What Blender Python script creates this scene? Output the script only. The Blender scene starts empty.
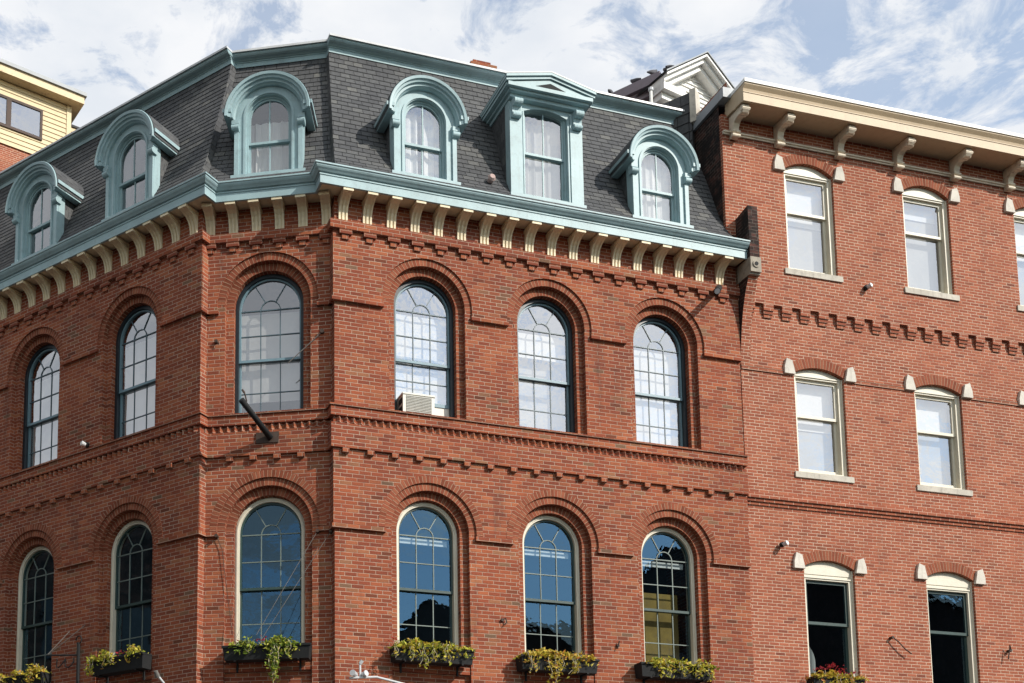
import bpy, bmesh, math, random
from math import sin, cos, tan, pi, atan2, sqrt, radians
from mathutils import Vector, Matrix
from mathutils.geometry import delaunay_2d_cdt

scene = bpy.context.scene
COL = scene.collection
rng = random.Random(7)
H0 = 1.65                                   # eye height: facade heights are given relative to the eye

# ------------------------------------------------------------------ camera (level-corrected wide view with lens shift)
cam = bpy.data.cameras.new("camera")
cam_ob = bpy.data.objects.new("camera", cam)
COL.objects.link(cam_ob)
cam.sensor_width = 36.0
cam.lens = 1159.76 / 1024 * 36.0
cam.shift_x = (512 - 298.13) / 1024
cam.shift_y = (781.47 - 341.5) / 1024
cam.clip_start = 0.1
cam.clip_end = 5000
cam_ob.matrix_world = (Matrix.Translation((0, 0, H0)) @ Matrix.Rotation(radians(90 + 6.8251), 4, 'X')
                       @ Matrix.Rotation(radians(0.1199), 4, 'Z'))
scene.camera = cam_ob

# ------------------------------------------------------------------ light
SUN_AZ = radians(-36.0)                     # direction towards the sun, measured from +X
SUN_EL = radians(34.0)
sun = bpy.data.lights.new("sun", 'SUN')
sun.energy = 4.9
sun.angle = radians(0.5)
sun.color = (1.0, 0.94, 0.85)
sun_ob = bpy.data.objects.new("sun", sun)
COL.objects.link(sun_ob)
sdir = Vector((cos(SUN_AZ) * cos(SUN_EL), sin(SUN_AZ) * cos(SUN_EL), sin(SUN_EL)))
sun_ob.rotation_euler = (-sdir).to_track_quat('-Z', 'Y').to_euler()
sun_ob.location = (30, -30, 60)

world = bpy.data.worlds.new("World")
scene.world = world
world.use_nodes = True
wn, wl = world.node_tree.nodes, world.node_tree.links
wn.clear()
w_out = wn.new('ShaderNodeOutputWorld')
w_bg = wn.new('ShaderNodeBackground')
w_bg.inputs['Strength'].default_value = 0.15
sky = wn.new('ShaderNodeTexSky')
sky.sky_type = 'NISHITA'
sky.sun_disc = False
sky.sun_elevation = SUN_EL
sky.sun_rotation = pi / 2 - SUN_AZ
sky.air_density = 1.3
sky.dust_density = 0.2
sky.ozone_density = 1.2


def W(t, **kw):
    n = wn.new(t)
    for k, v in kw.items():
        setattr(n, k, v)
    return n


geo = W('ShaderNodeTexCoord')
sep = W('ShaderNodeSeparateXYZ')
wl.new(geo.outputs['Generated'], sep.inputs[0])
# flat cloud layer: project the view direction on a plane overhead
zc = W('ShaderNodeMath', operation='MAXIMUM'); zc.inputs[1].default_value = 0.06
wl.new(sep.outputs['Z'], zc.inputs[0])
px = W('ShaderNodeMath', operation='DIVIDE'); wl.new(sep.outputs['X'], px.inputs[0]); wl.new(zc.outputs[0], px.inputs[1])
py = W('ShaderNodeMath', operation='DIVIDE'); wl.new(sep.outputs['Y'], py.inputs[0]); wl.new(zc.outputs[0], py.inputs[1])
cxy = W('ShaderNodeCombineXYZ'); wl.new(px.outputs[0], cxy.inputs[0]); wl.new(py.outputs[0], cxy.inputs[1])
n1 = W('ShaderNodeTexNoise'); n1.inputs['Scale'].default_value = 7.0; n1.inputs['Detail'].default_value = 9
n1.inputs['Roughness'].default_value = 0.66; n1.inputs['Distortion'].default_value = 0.5
wl.new(cxy.outputs[0], n1.inputs['Vector'])
n2 = W('ShaderNodeTexNoise'); n2.inputs['Scale'].default_value = 0.9; n2.inputs['Detail'].default_value = 3
wl.new(cxy.outputs[0], n2.inputs['Vector'])
# cloud cover: thick to the north-west, thinning to the east, open sky to the south
cov = W('ShaderNodeMath', operation='MULTIPLY'); cov.inputs[1].default_value = 0.17
wl.new(sep.outputs['Y'], cov.inputs[0])
cov2 = W('ShaderNodeMath', operation='MULTIPLY'); cov2.inputs[1].default_value = -0.20
wl.new(sep.outputs['X'], cov2.inputs[0])
s1 = W('ShaderNodeMath', operation='ADD'); wl.new(n1.outputs[0], s1.inputs[0]); wl.new(cov.outputs[0], s1.inputs[1])
s2 = W('ShaderNodeMath', operation='ADD'); wl.new(s1.outputs[0], s2.inputs[0]); wl.new(cov2.outputs[0], s2.inputs[1])
n2m = W('ShaderNodeMath', operation='MULTIPLY_ADD'); n2m.inputs[1].default_value = 0.30; n2m.inputs[2].default_value = -0.15
wl.new(n2.outputs[0], n2m.inputs[0])
s3 = W('ShaderNodeMath', operation='ADD'); wl.new(s2.outputs[0], s3.inputs[0]); wl.new(n2m.outputs[0], s3.inputs[1])
up = W('ShaderNodeMapRange', interpolation_type='SMOOTHSTEP')
up.inputs[1].default_value = 0.26; up.inputs[2].default_value = 0.38; up.inputs[3].default_value = 0.055; up.inputs[4].default_value = 0.34
wl.new(sep.outputs['Z'], up.inputs[0])
south = W('ShaderNodeMapRange'); south.inputs[1].default_value = 0.0; south.inputs[2].default_value = -0.3
wl.new(sep.outputs['Y'], south.inputs[0])
ups = W('ShaderNodeMath', operation='MULTIPLY'); wl.new(up.outputs[0], ups.inputs[0]); wl.new(south.outputs[0], ups.inputs[1])
s4 = W('ShaderNodeMath', operation='ADD'); wl.new(s3.outputs[0], s4.inputs[0]); wl.new(ups.outputs[0], s4.inputs[1])
s3 = s4
ramp = W('ShaderNodeValToRGB')
ramp.color_ramp.elements[0].position = 0.43; ramp.color_ramp.elements[0].color = (0.0, 0.0, 0.0, 1)
ramp.color_ramp.elements[1].position = 0.61; ramp.color_ramp.elements[1].color = (1, 1, 1, 1)
wl.new(s3.outputs[0], ramp.inputs[0])
cf = W('ShaderNodeMath', operation='MULTIPLY'); cf.inputs[1].default_value = 0.95
veil = W('ShaderNodeMapRange', interpolation_type='SMOOTHSTEP')      # thin high haze over the north
veil.inputs[1].default_value = -0.1; veil.inputs[2].default_value = 0.7; veil.inputs[3].default_value = 0.0; veil.inputs[4].default_value = 0.34
wl.new(sep.outputs['Y'], veil.inputs[0])
cmx = W('ShaderNodeMath', operation='MAXIMUM')
wl.new(ramp.outputs[0], cmx.inputs[0]); wl.new(veil.outputs[0], cmx.inputs[1])
wl.new(cmx.outputs[0], cf.inputs[0])
tone_layer = W('ShaderNodeTexNoise'); tone_layer.inputs['Scale'].default_value = 5.5; tone_layer.inputs['Detail'].default_value = 6
tone_layer.inputs['Roughness'].default_value = 0.55
wl.new(cxy.outputs[0], tone_layer.inputs['Vector'])
cr = W('ShaderNodeValToRGB')
cr.color_ramp.elements[0].position = 0.36; cr.color_ramp.elements[0].color = (5.5, 5.75, 6.1, 1)
cr.color_ramp.elements[1].position = 0.62; cr.color_ramp.elements[1].color = (6.5, 6.55, 6.65, 1)
wl.new(tone_layer.outputs[0], cr.inputs[0])
sdot = W('ShaderNodeVectorMath', operation='DOT_PRODUCT'); sdot.inputs[1].default_value = sdir
wl.new(geo.outputs['Generated'], sdot.inputs[0])
glow = W('ShaderNodeMapRange', interpolation_type='SMOOTHSTEP'); glow.inputs[1].default_value = 0.55; glow.inputs[2].default_value = 1.0
glow.inputs[3].default_value = 1.0; glow.inputs[4].default_value = 2.1
wl.new(sdot.outputs['Value'], glow.inputs[0])
dim = W('ShaderNodeMath', operation='MULTIPLY_ADD'); dim.inputs[1].default_value = -0.45; wl.new(south.outputs[0], dim.inputs[0]); wl.new(glow.outputs[0], dim.inputs[2])  # southern clouds dimmed to keep their light off the left wall
crb = W('ShaderNodeVectorMath', operation='SCALE'); wl.new(cr.outputs[0], crb.inputs[0]); wl.new(dim.outputs[0], crb.inputs['Scale'])
cmix = W('ShaderNodeMix', data_type='RGBA')
wl.new(cf.outputs[0], cmix.inputs[0]); skb = W('ShaderNodeVectorMath', operation='SCALE'); skb.inputs['Scale'].default_value = 1.35; wl.new(sky.outputs[0], skb.inputs[0]); wl.new(skb.outputs[0], cmix.inputs[6]); wl.new(crb.outputs[0], cmix.inputs[7])
wl.new(cmix.outputs[2], w_bg.inputs['Color'])
wl.new(w_bg.outputs[0], w_out.inputs['Surface'])

scene.view_settings.view_transform = 'Standard'
scene.view_settings.look = 'None'
scene.view_settings.exposure = 0.0
scene.view_settings.gamma = 1.0
scene.view_settings.use_curve_mapping = False
scene.render.engine = 'CYCLES'
scene.cycles.max_bounces = 8
scene.cycles.transparent_max_bounces = 12
scene.cycles.use_denoising = True
scene.cycles.caustics_reflective = False
scene.cycles.caustics_refractive = False

# ------------------------------------------------------------------ materials


class NT:
    """small helper to write node trees as expressions"""
    def __init__(s, name):
        s.m = bpy.data.materials.new(name)
        s.m.use_nodes = True
        s.t = s.m.node_tree
        s.t.nodes.clear()
        s.out = s.n('ShaderNodeOutputMaterial')

    def n(s, t, **kw):
        x = s.t.nodes.new(t)
        for k, v in kw.items():
            setattr(x, k, v)
        return x

    def put(s, v, sock):
        if hasattr(v, 'is_output'):
            s.t.links.new(v, sock)
        else:
            try:
                sock.default_value = v
            except Exception:
                sock.default_value = (*v, 1) if len(v) == 3 else v

    def math(s, op, a, b=None, c=None, clamp=False):
        x = s.n('ShaderNodeMath', operation=op, use_clamp=clamp)
        s.put(a, x.inputs[0])
        if b is not None: s.put(b, x.inputs[1])
        if c is not None: s.put(c, x.inputs[2])
        return x.outputs[0]

    def noise(s, vec, scale, detail=4, rough=0.55, dist=0.0):
        x = s.n('ShaderNodeTexNoise')
        if vec is not None: s.put(vec, x.inputs['Vector'])
        x.inputs['Scale'].default_value = scale
        x.inputs['Detail'].default_value = detail
        x.inputs['Roughness'].default_value = rough
        x.inputs['Distortion'].default_value = dist
        return x.outputs[0]

    def ramp(s, fac, stops, interp='LINEAR'):
        x = s.n('ShaderNodeValToRGB')
        e = x.color_ramp.elements
        x.color_ramp.interpolation = interp
        while len(e) < len(stops): e.new(0.5)
        for el, (p, c) in zip(e, stops):
            el.position = p
            el.color = (*c, 1) if len(c) == 3 else c
        s.put(fac, x.inputs[0])
        return x.outputs[0]

    def mix(s, f, a, b, mode='MIX'):
        x = s.n('ShaderNodeMix', data_type='RGBA', blend_type=mode)
        s.put(f, x.inputs[0]); s.put(a, x.inputs[6]); s.put(b, x.inputs[7])
        return x.outputs[2]

    def vec(s, x, y, z=0.0):
        c = s.n('ShaderNodeCombineXYZ')
        s.put(x, c.inputs[0]); s.put(y, c.inputs[1]); s.put(z, c.inputs[2])
        return c.outputs[0]

    def objco(s):
        return s.n('ShaderNodeNewGeometry').outputs['Position']

    def uv(s):
        u = s.n('ShaderNodeUVMap'); u.uv_map = 'UVMap'
        p = s.n('ShaderNodeSeparateXYZ')
        s.t.links.new(u.outputs[0], p.inputs[0])
        return p.outputs[0], p.outputs[1], u.outputs[0]

    def smooth(s, v, a, b):
        x = s.n('ShaderNodeMapRange', interpolation_type='SMOOTHSTEP')
        s.put(v, x.inputs[0]); x.inputs[1].default_value = a; x.inputs[2].default_value = b
        return x.outputs[0]

    def bsdf(s, color, rough=0.6, metal=0.0, height=None, bump=0.3, dist=0.01, spec=0.5, emit=None):
        b = s.n('ShaderNodeBsdfPrincipled')
        s.put(color, b.inputs['Base Color']); s.put(rough, b.inputs['Roughness']); s.put(metal, b.inputs['Metallic'])
        b.inputs['Specular IOR Level'].default_value = spec
        if height is not None:
            h = s.n('ShaderNodeBump')
            h.inputs['Strength'].default_value = bump
            h.inputs['Distance'].default_value = dist
            s.put(height, h.inputs['Height'])
            s.t.links.new(h.outputs[0], b.inputs['Normal'])
        s.t.links.new(b.outputs[0], s.out.inputs[0])
        return s.m


def brick_mat(name, stops, mortar, bw=0.213, rh=0.067, joint=0.011, header=7, tint=((0.75, 0.75, 0.75), (1.15, 1.1, 1.05)),
              stain=(0.05, 0.035, 0.03), stain_amt=0.35, mortar_var=0.5, soot=0.0):
    k = NT(name)
    u, v, uvv = k.uv()
    # irregular hand-laid courses
    wob = k.noise(uvv, 3.0, 2)
    v = k.math('ADD', v, k.math('MULTIPLY', k.math('SUBTRACT', wob, 0.5), 0.006))
    row_f = k.math('DIVIDE', v, rh)
    row = k.math('FLOOR', row_f)
    fv = k.math('SUBTRACT', row_f, row)
    if header:
        ish = k.math('LESS_THAN', k.math('MODULO', k.math('ADD', row, 700), header), 0.5)
        inv_w = k.math('ADD', 1 / bw, k.math('MULTIPLY', ish, 1 / bw))
    else:
        inv_w = 1 / bw
    jit = k.n('ShaderNodeTexWhiteNoise', noise_dimensions='1D')
    k.put(row, jit.inputs['W'])
    off = k.math('ADD', k.math('MULTIPLY', k.math('MODULO', k.math('ADD', row, 700), 2), 0.5),
                 k.math('MULTIPLY', jit.outputs[0], 0.22))
    col_f = k.math('ADD', k.math('MULTIPLY', u, inv_w), off)
    col = k.math('FLOOR', col_f)
    fu = k.math('SUBTRACT', col_f, col)
    du = k.math('DIVIDE', k.math('MINIMUM', fu, k.math('SUBTRACT', 1.0, fu)), inv_w)
    dv = k.math('MULTIPLY', k.math('MINIMUM', fv, k.math('SUBTRACT', 1.0, fv)), rh)
    d = k.math('MINIMUM', du, dv)
    rag = k.noise(uvv, 45.0, 3)
    d = k.math('ADD', d, k.math('MULTIPLY', k.math('SUBTRACT', rag, 0.5), 0.006))
    solid = k.smooth(d, joint * 0.5 - 0.003, joint * 0.5 + 0.003)
    wn_ = k.n('ShaderNodeTexWhiteNoise', noise_dimensions='2D')
    k.put(k.vec(col, row), wn_.inputs['Vector'])
    c = k.ramp(wn_.outputs[0], stops)
    wn2 = k.n('ShaderNodeTexWhiteNoise', noise_dimensions='2D')
    k.put(k.vec(k.math('ADD', col, 37.3), k.math('ADD', row, 11.7)), wn2.inputs['Vector'])
    c = k.mix(1.0, c, k.ramp(wn2.outputs[0], [(0, (0.91, 0.91, 0.91)), (1, (1.09, 1.09, 1.09))]), 'MULTIPLY')
    fine = k.noise(uvv, 60, 5, 0.7)
    c = k.mix(1.0, c, k.ramp(fine, [(0.25, (0.62, 0.60, 0.58)), (0.75, (1.34, 1.34, 1.34))]), 'MULTIPLY')
    big = k.noise(uvv, 0.55, 5, 0.6)
    c = k.mix(1.0, c, k.ramp(big, [(0.3, tint[0]), (0.7, tint[1])]), 'MULTIPLY')
    mcol = k.mix(k.math('MULTIPLY', k.noise(uvv, 7, 4), mortar_var), mortar, tuple(x * 0.35 for x in mortar))
    # some joints are repointed pale, some are sooty
    patch = k.smooth(k.noise(uvv, 1.7, 3), 0.35, 0.62)
    mcol = k.mix(patch, k.mix(0.4, mcol, c), mcol)
    c = k.mix(solid, mcol, c)
    st = k.noise(k.vec(k.math('MULTIPLY', u, 2.2), k.math('MULTIPLY', v, 0.35)), 1.3, 5, 0.65)
    c = k.mix(k.math('MULTIPLY', k.smooth(st, 0.52, 0.8), stain_amt), c, stain)
    salt = k.noise(k.vec(k.math('MULTIPLY', u, 1.6), k.math('MULTIPLY', v, 1.1)), 2.1, 6, 0.72)
    c = k.mix(k.math('MULTIPLY', k.smooth(salt, 0.62, 0.78), 0.30), c, (0.52, 0.36, 0.29))
    if soot:
        c = k.mix(k.math('MULTIPLY', k.smooth(k.noise(uvv, 2.5, 5, 0.7), 0.4, 0.6), soot), c, (0.012, 0.010, 0.010))
    h = k.math('ADD', solid, k.math('MULTIPLY', fine, 0.35))
    return k.bsdf(c, 0.9, height=h, bump=0.75, dist=0.008, spec=0.25)


BRICK = brick_mat('weathered_red_brick',
                  [(0, (0.13, 0.042, 0.024)), (0.04, (0.205, 0.054, 0.032)), (0.35, (0.245, 0.064, 0.034)), (0.65, (0.275, 0.076, 0.038)),
                   (0.92, (0.32, 0.106, 0.054)), (0.97, (0.26, 0.115, 0.065)), (1, (0.15, 0.09, 0.06))],
                  (0.52, 0.37, 0.28), joint=0.0105, tint=((0.72, 0.68, 0.68), (1.22, 1.20, 1.04)), stain_amt=0.45, header=0)
BRICK_R = brick_mat('pressed_red_brick',
                    [(0, (0.18, 0.055, 0.034)), (0.06, (0.275, 0.079, 0.044)), (0.5, (0.31, 0.094, 0.051)), (0.93, (0.35, 0.116, 0.063)), (1, (0.23, 0.078, 0.045))],
                    (0.66, 0.48, 0.36), bw=0.206, rh=0.0612, joint=0.0110, header=0, tint=((0.88, 0.88, 0.88), (1.08, 1.06, 1.04)), stain_amt=0.2,
                    mortar_var=0.25)
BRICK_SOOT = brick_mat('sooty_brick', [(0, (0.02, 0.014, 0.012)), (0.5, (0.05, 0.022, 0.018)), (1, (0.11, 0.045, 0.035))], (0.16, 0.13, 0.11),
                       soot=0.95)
BRICK_ARCH = brick_mat('arch_brick',
                       [(0, (0.18, 0.050, 0.025)), (0.3, (0.23, 0.064, 0.035)), (0.7, (0.27, 0.079, 0.042)), (1, (0.27, 0.096, 0.052))],
                       (0.46, 0.29, 0.19), bw=0.9, header=0)


def painted(name, col, var=0.12, rough=0.45, grime=0.25, grime_col=(0.10, 0.09, 0.08), peel=None):
    k = NT(name)
    p = k.objco()
    n = k.noise(p, 2.2, 6, 0.62)
    c = k.mix(1.0, col, k.ramp(n, [(0.3, (1 - var,) * 3), (0.7, (1 + var * 0.6,) * 3)]), 'MULTIPLY')
    g = k.noise(p, 9, 6, 0.68)
    c = k.mix(k.math('MULTIPLY', k.smooth(g, 0.5, 0.75), grime), c, grime_col)
    sx = k.n('ShaderNodeSeparateXYZ'); k.put(p, sx.inputs[0])
    stv = k.vec(k.math('MULTIPLY', k.math('ADD', sx.outputs[0], sx.outputs[1]), 9.0), 0.0, k.math('MULTIPLY', sx.outputs[2], 1.1))
    c = k.mix(k.math('MULTIPLY', k.smooth(k.noise(stv, 1.0, 5, 0.7), 0.50, 0.80), grime * 1.2), c, grime_col)
    if peel:
        c = k.mix(k.smooth(k.noise(p, 6, 6, 0.7), 0.60, 0.64), c, peel)
    return k.bsdf(c, rough, height=k.noise(p, 25, 4), bump=0.12, dist=0.01, spec=0.4)


TEAL = painted('teal_paint', (0.32, 0.445, 0.47), 0.14, 0.5, 0.24)
PALE_GREEN = painted('pale_green_paint', (0.17, 0.21, 0.19), 0.2, 0.5)
SASH_RIM_LIT = painted('lit_slate_blue_paint', (0.17, 0.27, 0.32), 0.12, 0.45)  # sash blue with the light on the rim put into the colour
TEAL_SASH = painted('slate_blue_paint', (0.075, 0.12, 0.145), 0.12, 0.45)
NAVY = painted('dark_navy_paint', (0.012, 0.018, 0.024), 0.1, 0.4)
CREAM = painted('cream_paint', (0.74, 0.63, 0.43), 0.12, 0.55, 0.22, (0.20, 0.15, 0.10))
CREAM_OLD = painted('weathered_cream_paint', (0.66, 0.57, 0.44), 0.2, 0.6, 0.35, (0.22, 0.15, 0.10), (0.42, 0.32, 0.23))
CREAM_WIN = painted('cream_window_paint', (0.70, 0.65, 0.53), 0.08, 0.5, 0.15, (0.25, 0.2, 0.14))
TAN = painted('tan_paint', (0.52, 0.40, 0.26), 0.1, 0.55, 0.2, (0.2, 0.14, 0.09))
GREEN_SASH = painted('dark_green_paint', (0.03, 0.06, 0.055), 0.1, 0.4)
WHITE = painted('white_paint', (0.78, 0.77, 0.74), 0.06, 0.5, 0.12)
STONE = painted('pale_stone', (0.62, 0.58, 0.51), 0.18, 0.85, 0.5, (0.3, 0.26, 0.22))
GRANITE = painted('grey_stone', (0.52, 0.48, 0.41), 0.2, 0.85, 0.45, (0.14, 0.12, 0.10))
BLACK = painted('black_metal', (0.008, 0.009, 0.010), 0.1, 0.8, 0.1)
RUST = painted('rusty_iron', (0.06, 0.035, 0.025), 0.3, 0.7, 0.3)
GALV = painted('galvanised_steel', (0.55, 0.56, 0.57), 0.12, 0.35, 0.15)
LEAD = painted('lead_flashing', (0.27, 0.29, 0.31), 0.12, 0.5, 0.2)
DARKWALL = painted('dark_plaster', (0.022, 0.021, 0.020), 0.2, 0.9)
CURTAIN_GREY = painted('grey_blind_cloth', (0.42, 0.42, 0.40), 0.1, 0.9, 0.05)
OCHRE = painted('ochre_mural_reflection', (0.30, 0.20, 0.05), 0.35, 0.9, 0.3)  # colour of a yellow wall mirrored in the glass, not cloth
YELLOW = painted('yellow_clapboard_paint', (0.62, 0.50, 0.31), 0.1, 0.6, 0.2, (0.3, 0.2, 0.1))
YELLOW_OLD = painted('peeling_yellow_paint', (0.64, 0.51, 0.32), 0.12, 0.6, 0.2, (0.3, 0.2, 0.1), (0.35, 0.22, 0.13))
MAUVE = painted('mauve_grey_paint', (0.25, 0.21, 0.24), 0.1, 0.6)
ASPHALT = painted('asphalt', (0.05, 0.05, 0.052), 0.2, 0.95)
CONCRETE = painted('concrete_paving', (0.30, 0.29, 0.27), 0.12, 0.9)
TARROOF = painted('tar_roofing', (0.06, 0.06, 0.062), 0.2, 0.9)
PIGEON = painted('grey_feathers', (0.07, 0.07, 0.08), 0.5, 0.8, 0.3)
STEM = painted('pale_stem', (0.45, 0.40, 0.27), 0.2, 0.8)
ACWHITE = painted('off_white_enamel', (0.66, 0.64, 0.57), 0.06, 0.45, 0.15)


def slate_mat():
    k = NT('dark_roof_slate')
    u, v, uvv = k.uv()
    row = k.math('FLOOR', v)
    jit = k.n('ShaderNodeTexWhiteNoise', noise_dimensions='1D'); k.put(row, jit.inputs['W'])
    cf_ = k.math('ADD', k.math('DIVIDE', u, 0.225), k.math('ADD', k.math('MULTIPLY', k.math('MODULO', row, 2), 0.5), k.math('MULTIPLY', jit.outputs[0], 0.25)))
    col = k.math('FLOOR', cf_)
    fu = k.math('SUBTRACT', cf_, col)
    d = k.math('MULTIPLY', k.math('MINIMUM', fu, k.math('SUBTRACT', 1.0, fu)), 0.225)
    gap = k.smooth(d, 0.002, 0.009)
    w = k.n('ShaderNodeTexWhiteNoise', noise_dimensions='2D'); k.put(k.vec(col, row), w.inputs['Vector'])
    c = k.ramp(w.outputs[0], [(0, (0.060, 0.062, 0.066)), (0.5, (0.075, 0.077, 0.081)), (0.92, (0.090, 0.092, 0.094)), (1, (0.12, 0.12, 0.115))])
    p = k.objco()
    f = k.noise(p, 28, 6, 0.7)
    c = k.mix(1.0, c, k.ramp(f, [(0.25, (0.6, 0.6, 0.6)), (0.75, (1.35, 1.35, 1.35))]), 'MULTIPLY')
    b = k.noise(p, 0.9, 4, 0.6)
    c = k.mix(1.0, c, k.ramp(b, [(0.3, (0.88, 0.88, 0.9)), (0.7, (1.12, 1.11, 1.08))]), 'MULTIPLY')
    c = k.mix(gap, (0.012, 0.012, 0.013), c)
    h = k.math('ADD', gap, k.math('ADD', k.math('MULTIPLY', f, 0.4), k.math('MULTIPLY', w.outputs[0], 0.35)))
    return k.bsdf(c, 0.75, height=h, bump=0.7, dist=0.01, spec=0.3)


SLATE = slate_mat()


def glass_mat(name, refl, tint, base=0.03, wav=0.03, gcol=(0.95, 0.97, 1.0, 1)):
    k = NT(name)
    p = k.objco()
    tr = k.n('ShaderNodeBsdfTransparent'); k.put(tint, tr.inputs[0])
    gl = k.n('ShaderNodeBsdfGlossy'); gl.inputs['Roughness'].default_value = 0.015
    k.put(gcol, gl.inputs[0])
    bp = k.n('ShaderNodeBump'); bp.inputs['Strength'].default_value = wav; bp.inputs['Distance'].default_value = 0.35
    k.put(k.noise(p, 2.3, 3, 0.5), bp.inputs['Height'])
    k.t.links.new(bp.outputs[0], gl.inputs['Normal'])
    lw = k.n('ShaderNodeLayerWeight'); lw.inputs[0].default_value = 0.5
    f5 = k.math('POWER', lw.outputs['Facing'], 4.0)
    f = k.math('MULTIPLY_ADD', f5, 0.9, 0.045 * refl + base, clamp=True)
    mx = k.n('ShaderNodeMixShader')
    k.put(f, mx.inputs[0]); k.t.links.new(tr.outputs[0], mx.inputs[1]); k.t.links.new(gl.outputs[0], mx.inputs[2])
    k.t.links.new(mx.outputs[0], k.out.inputs[0])
    return k.m


GLASS = glass_mat('old_window_glass', 7.5, (0.92, 0.93, 0.93, 1), 0.08, 0.02)
GLASS_DORM = glass_mat('dormer_window_glass', 6.0, (0.95, 0.96, 0.96, 1), 0.04, 0.02)
WIRE = painted('dull_wire', (0.13, 0.12, 0.11), 0.2, 0.6)
GLASS_DARK = glass_mat('dark_window_glass', 2.6, (0.72, 0.78, 0.80, 1), 0.03, 0.007, (0.42, 0.74, 1.0, 1))
GLASS_WHITE = glass_mat('bright_window_glass', 7.0, (0.95, 0.96, 0.97, 1), 0.04, 0.012)


def cloth_mat(name, c0, c1, scale=14):
    k = NT(name)
    u, v, uvv = k.uv()
    n = k.noise(k.vec(k.math('MULTIPLY', u, scale), k.math('MULTIPLY', v, 0.6)), 1.0, 4, 0.6)
    c = k.ramp(n, [(0.3, c0), (0.65, c1)])
    return k.bsdf(c, 0.9, height=n, bump=0.6, dist=0.05, spec=0.1)


CURTAIN = cloth_mat('white_curtain_cloth', (0.60, 0.61, 0.61), (0.80, 0.80, 0.78), 9)
BLIND = cloth_mat('white_blind_cloth', (0.80, 0.80, 0.78), (0.86, 0.86, 0.84), 1.2)


def leaf_mat(name, cols):
    k = NT(name)
    u, v, uvv = k.uv()
    w = k.n('ShaderNodeTexWhiteNoise', noise_dimensions='2D')
    k.put(k.vec(k.math('FLOOR', u), k.math('FLOOR', v)), w.inputs['Vector'])
    c = k.ramp(w.outputs[0], cols)
    m = k.bsdf(c, 0.55, spec=0.3)
    b = [n for n in k.t.nodes if n.type == 'BSDF_PRINCIPLED'][0]
    tl = k.n('ShaderNodeBsdfTranslucent'); k.put(c, tl.inputs[0])
    mx = k.n('ShaderNodeMixShader'); mx.inputs[0].default_value = 0.3
    k.t.links.new(b.outputs[0], mx.inputs[1]); k.t.links.new(tl.outputs[0], mx.inputs[2])
    k.t.links.new(mx.outputs[0], k.out.inputs[0])
    return m


LEAF = leaf_mat('trailing_leaves', [(0, (0.10, 0.13, 0.02)), (0.2, (0.30, 0.34, 0.04)), (0.5, (0.56, 0.53, 0.06)), (0.85, (0.62, 0.50, 0.08)), (1, (0.52, 0.27, 0.05))])
LEAF_AUT = leaf_mat('autumn_leaves', [(0, (0.18, 0.18, 0.02)), (0.3, (0.54, 0.47, 0.05)), (0.75, (0.66, 0.48, 0.08)), (1, (0.55, 0.20, 0.05))])
LEAF_GRN = leaf_mat('green_leaves', [(0, (0.06, 0.10, 0.02)), (0.4, (0.22, 0.32, 0.04)), (0.8, (0.44, 0.46, 0.06)), (1, (0.55, 0.50, 0.10))])
PETAL = leaf_mat('red_petals', [(0, (0.25, 0.01, 0.02)), (0.6, (0.42, 0.02, 0.04)), (1, (0.45, 0.08, 0.06))])

# ------------------------------------------------------------------ mesh helpers


class MB:
    def __init__(s):
        s.v, s.f, s.uv, s.mi = [], [], [], []
        s.smooth = False

    def face(s, pts, uvs=None, mi=0):
        i = len(s.v)
        s.v.extend([tuple(p) for p in pts])
        s.f.append(tuple(range(i, i + len(pts))))
        s.uv.append(uvs if uvs is not None else [(p[0] + p[1], p[2]) for p in pts])
        s.mi.append(mi)

    def build(s, name, mats, parent=None, weld=True, smooth=False):
        me = bpy.data.meshes.new(name)
        me.from_pydata(s.v, [], s.f)
        uvl = me.uv_layers.new(name='UVMap')
        flat = [c for f in s.uv for uv in f for c in uv]
        uvl.data.foreach_set('uv', flat)
        me.polygons.foreach_set('material_index', s.mi)
        for m in (mats if isinstance(mats, (list, tuple)) else [mats]):
            me.materials.append(m)
        if weld:
            bm = bmesh.new(); bm.from_mesh(me)
            bmesh.ops.remove_doubles(bm, verts=bm.verts, dist=0.0004)
            bmesh.ops.recalc_face_normals(bm, faces=bm.faces)
            bm.to_mesh(me); bm.free()
        if smooth:
            me.polygons.foreach_set('use_smooth', [True] * len(me.polygons))
        me.update()
        return link(name, me, parent)


ORG = {}


def link(name, me, parent=None):
    o = bpy.data.objects.new(name, me)
    COL.objects.link(o)
    if parent is not None:
        o.parent = parent
        loc = ORG.get(parent.name)
        if loc is not None:
            o.matrix_parent_inverse = Matrix.Translation(-Vector(loc))
    return o


def thing(name, label, cat, loc, group=None):
    o = bpy.data.objects.new(name, None)
    o.empty_display_size = 0.3
    COL.objects.link(o)
    o.location = loc
    ORG[o.name] = tuple(loc)
    return tag(o, label, cat, group)


def tag(o, label, cat, group=None):
    o['label'] = label; o['category'] = cat
    if group: o['group'] = group
    return o


def structure(o):
    o['kind'] = 'structure'
    return o


class Frame:
    """facade frame: s along the wall, h height above eye, o outwards"""
    def __init__(s, org, d, n):
        s.o = Vector(org); s.d = Vector(d); s.n = Vector(n)

    def P(s, a, h, o=0.0):
        q = s.o + s.d * a + s.n * o
        return Vector((q.x, q.y, h + H0))

    def mat(s, a, h, o=0.0):
        """rigid frame: local x along wall, y outwards, z up"""
        x = Vector((s.n.y, -s.n.x, 0))
        y = Vector((s.n.x, s.n.y, 0))
        m = Matrix.Identity(4)
        m.col[0][:3] = x; m.col[1][:3] = y; m.col[2][:3] = (0, 0, 1)
        m.col[3][:3] = s.P(a, h, o)
        return m


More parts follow.
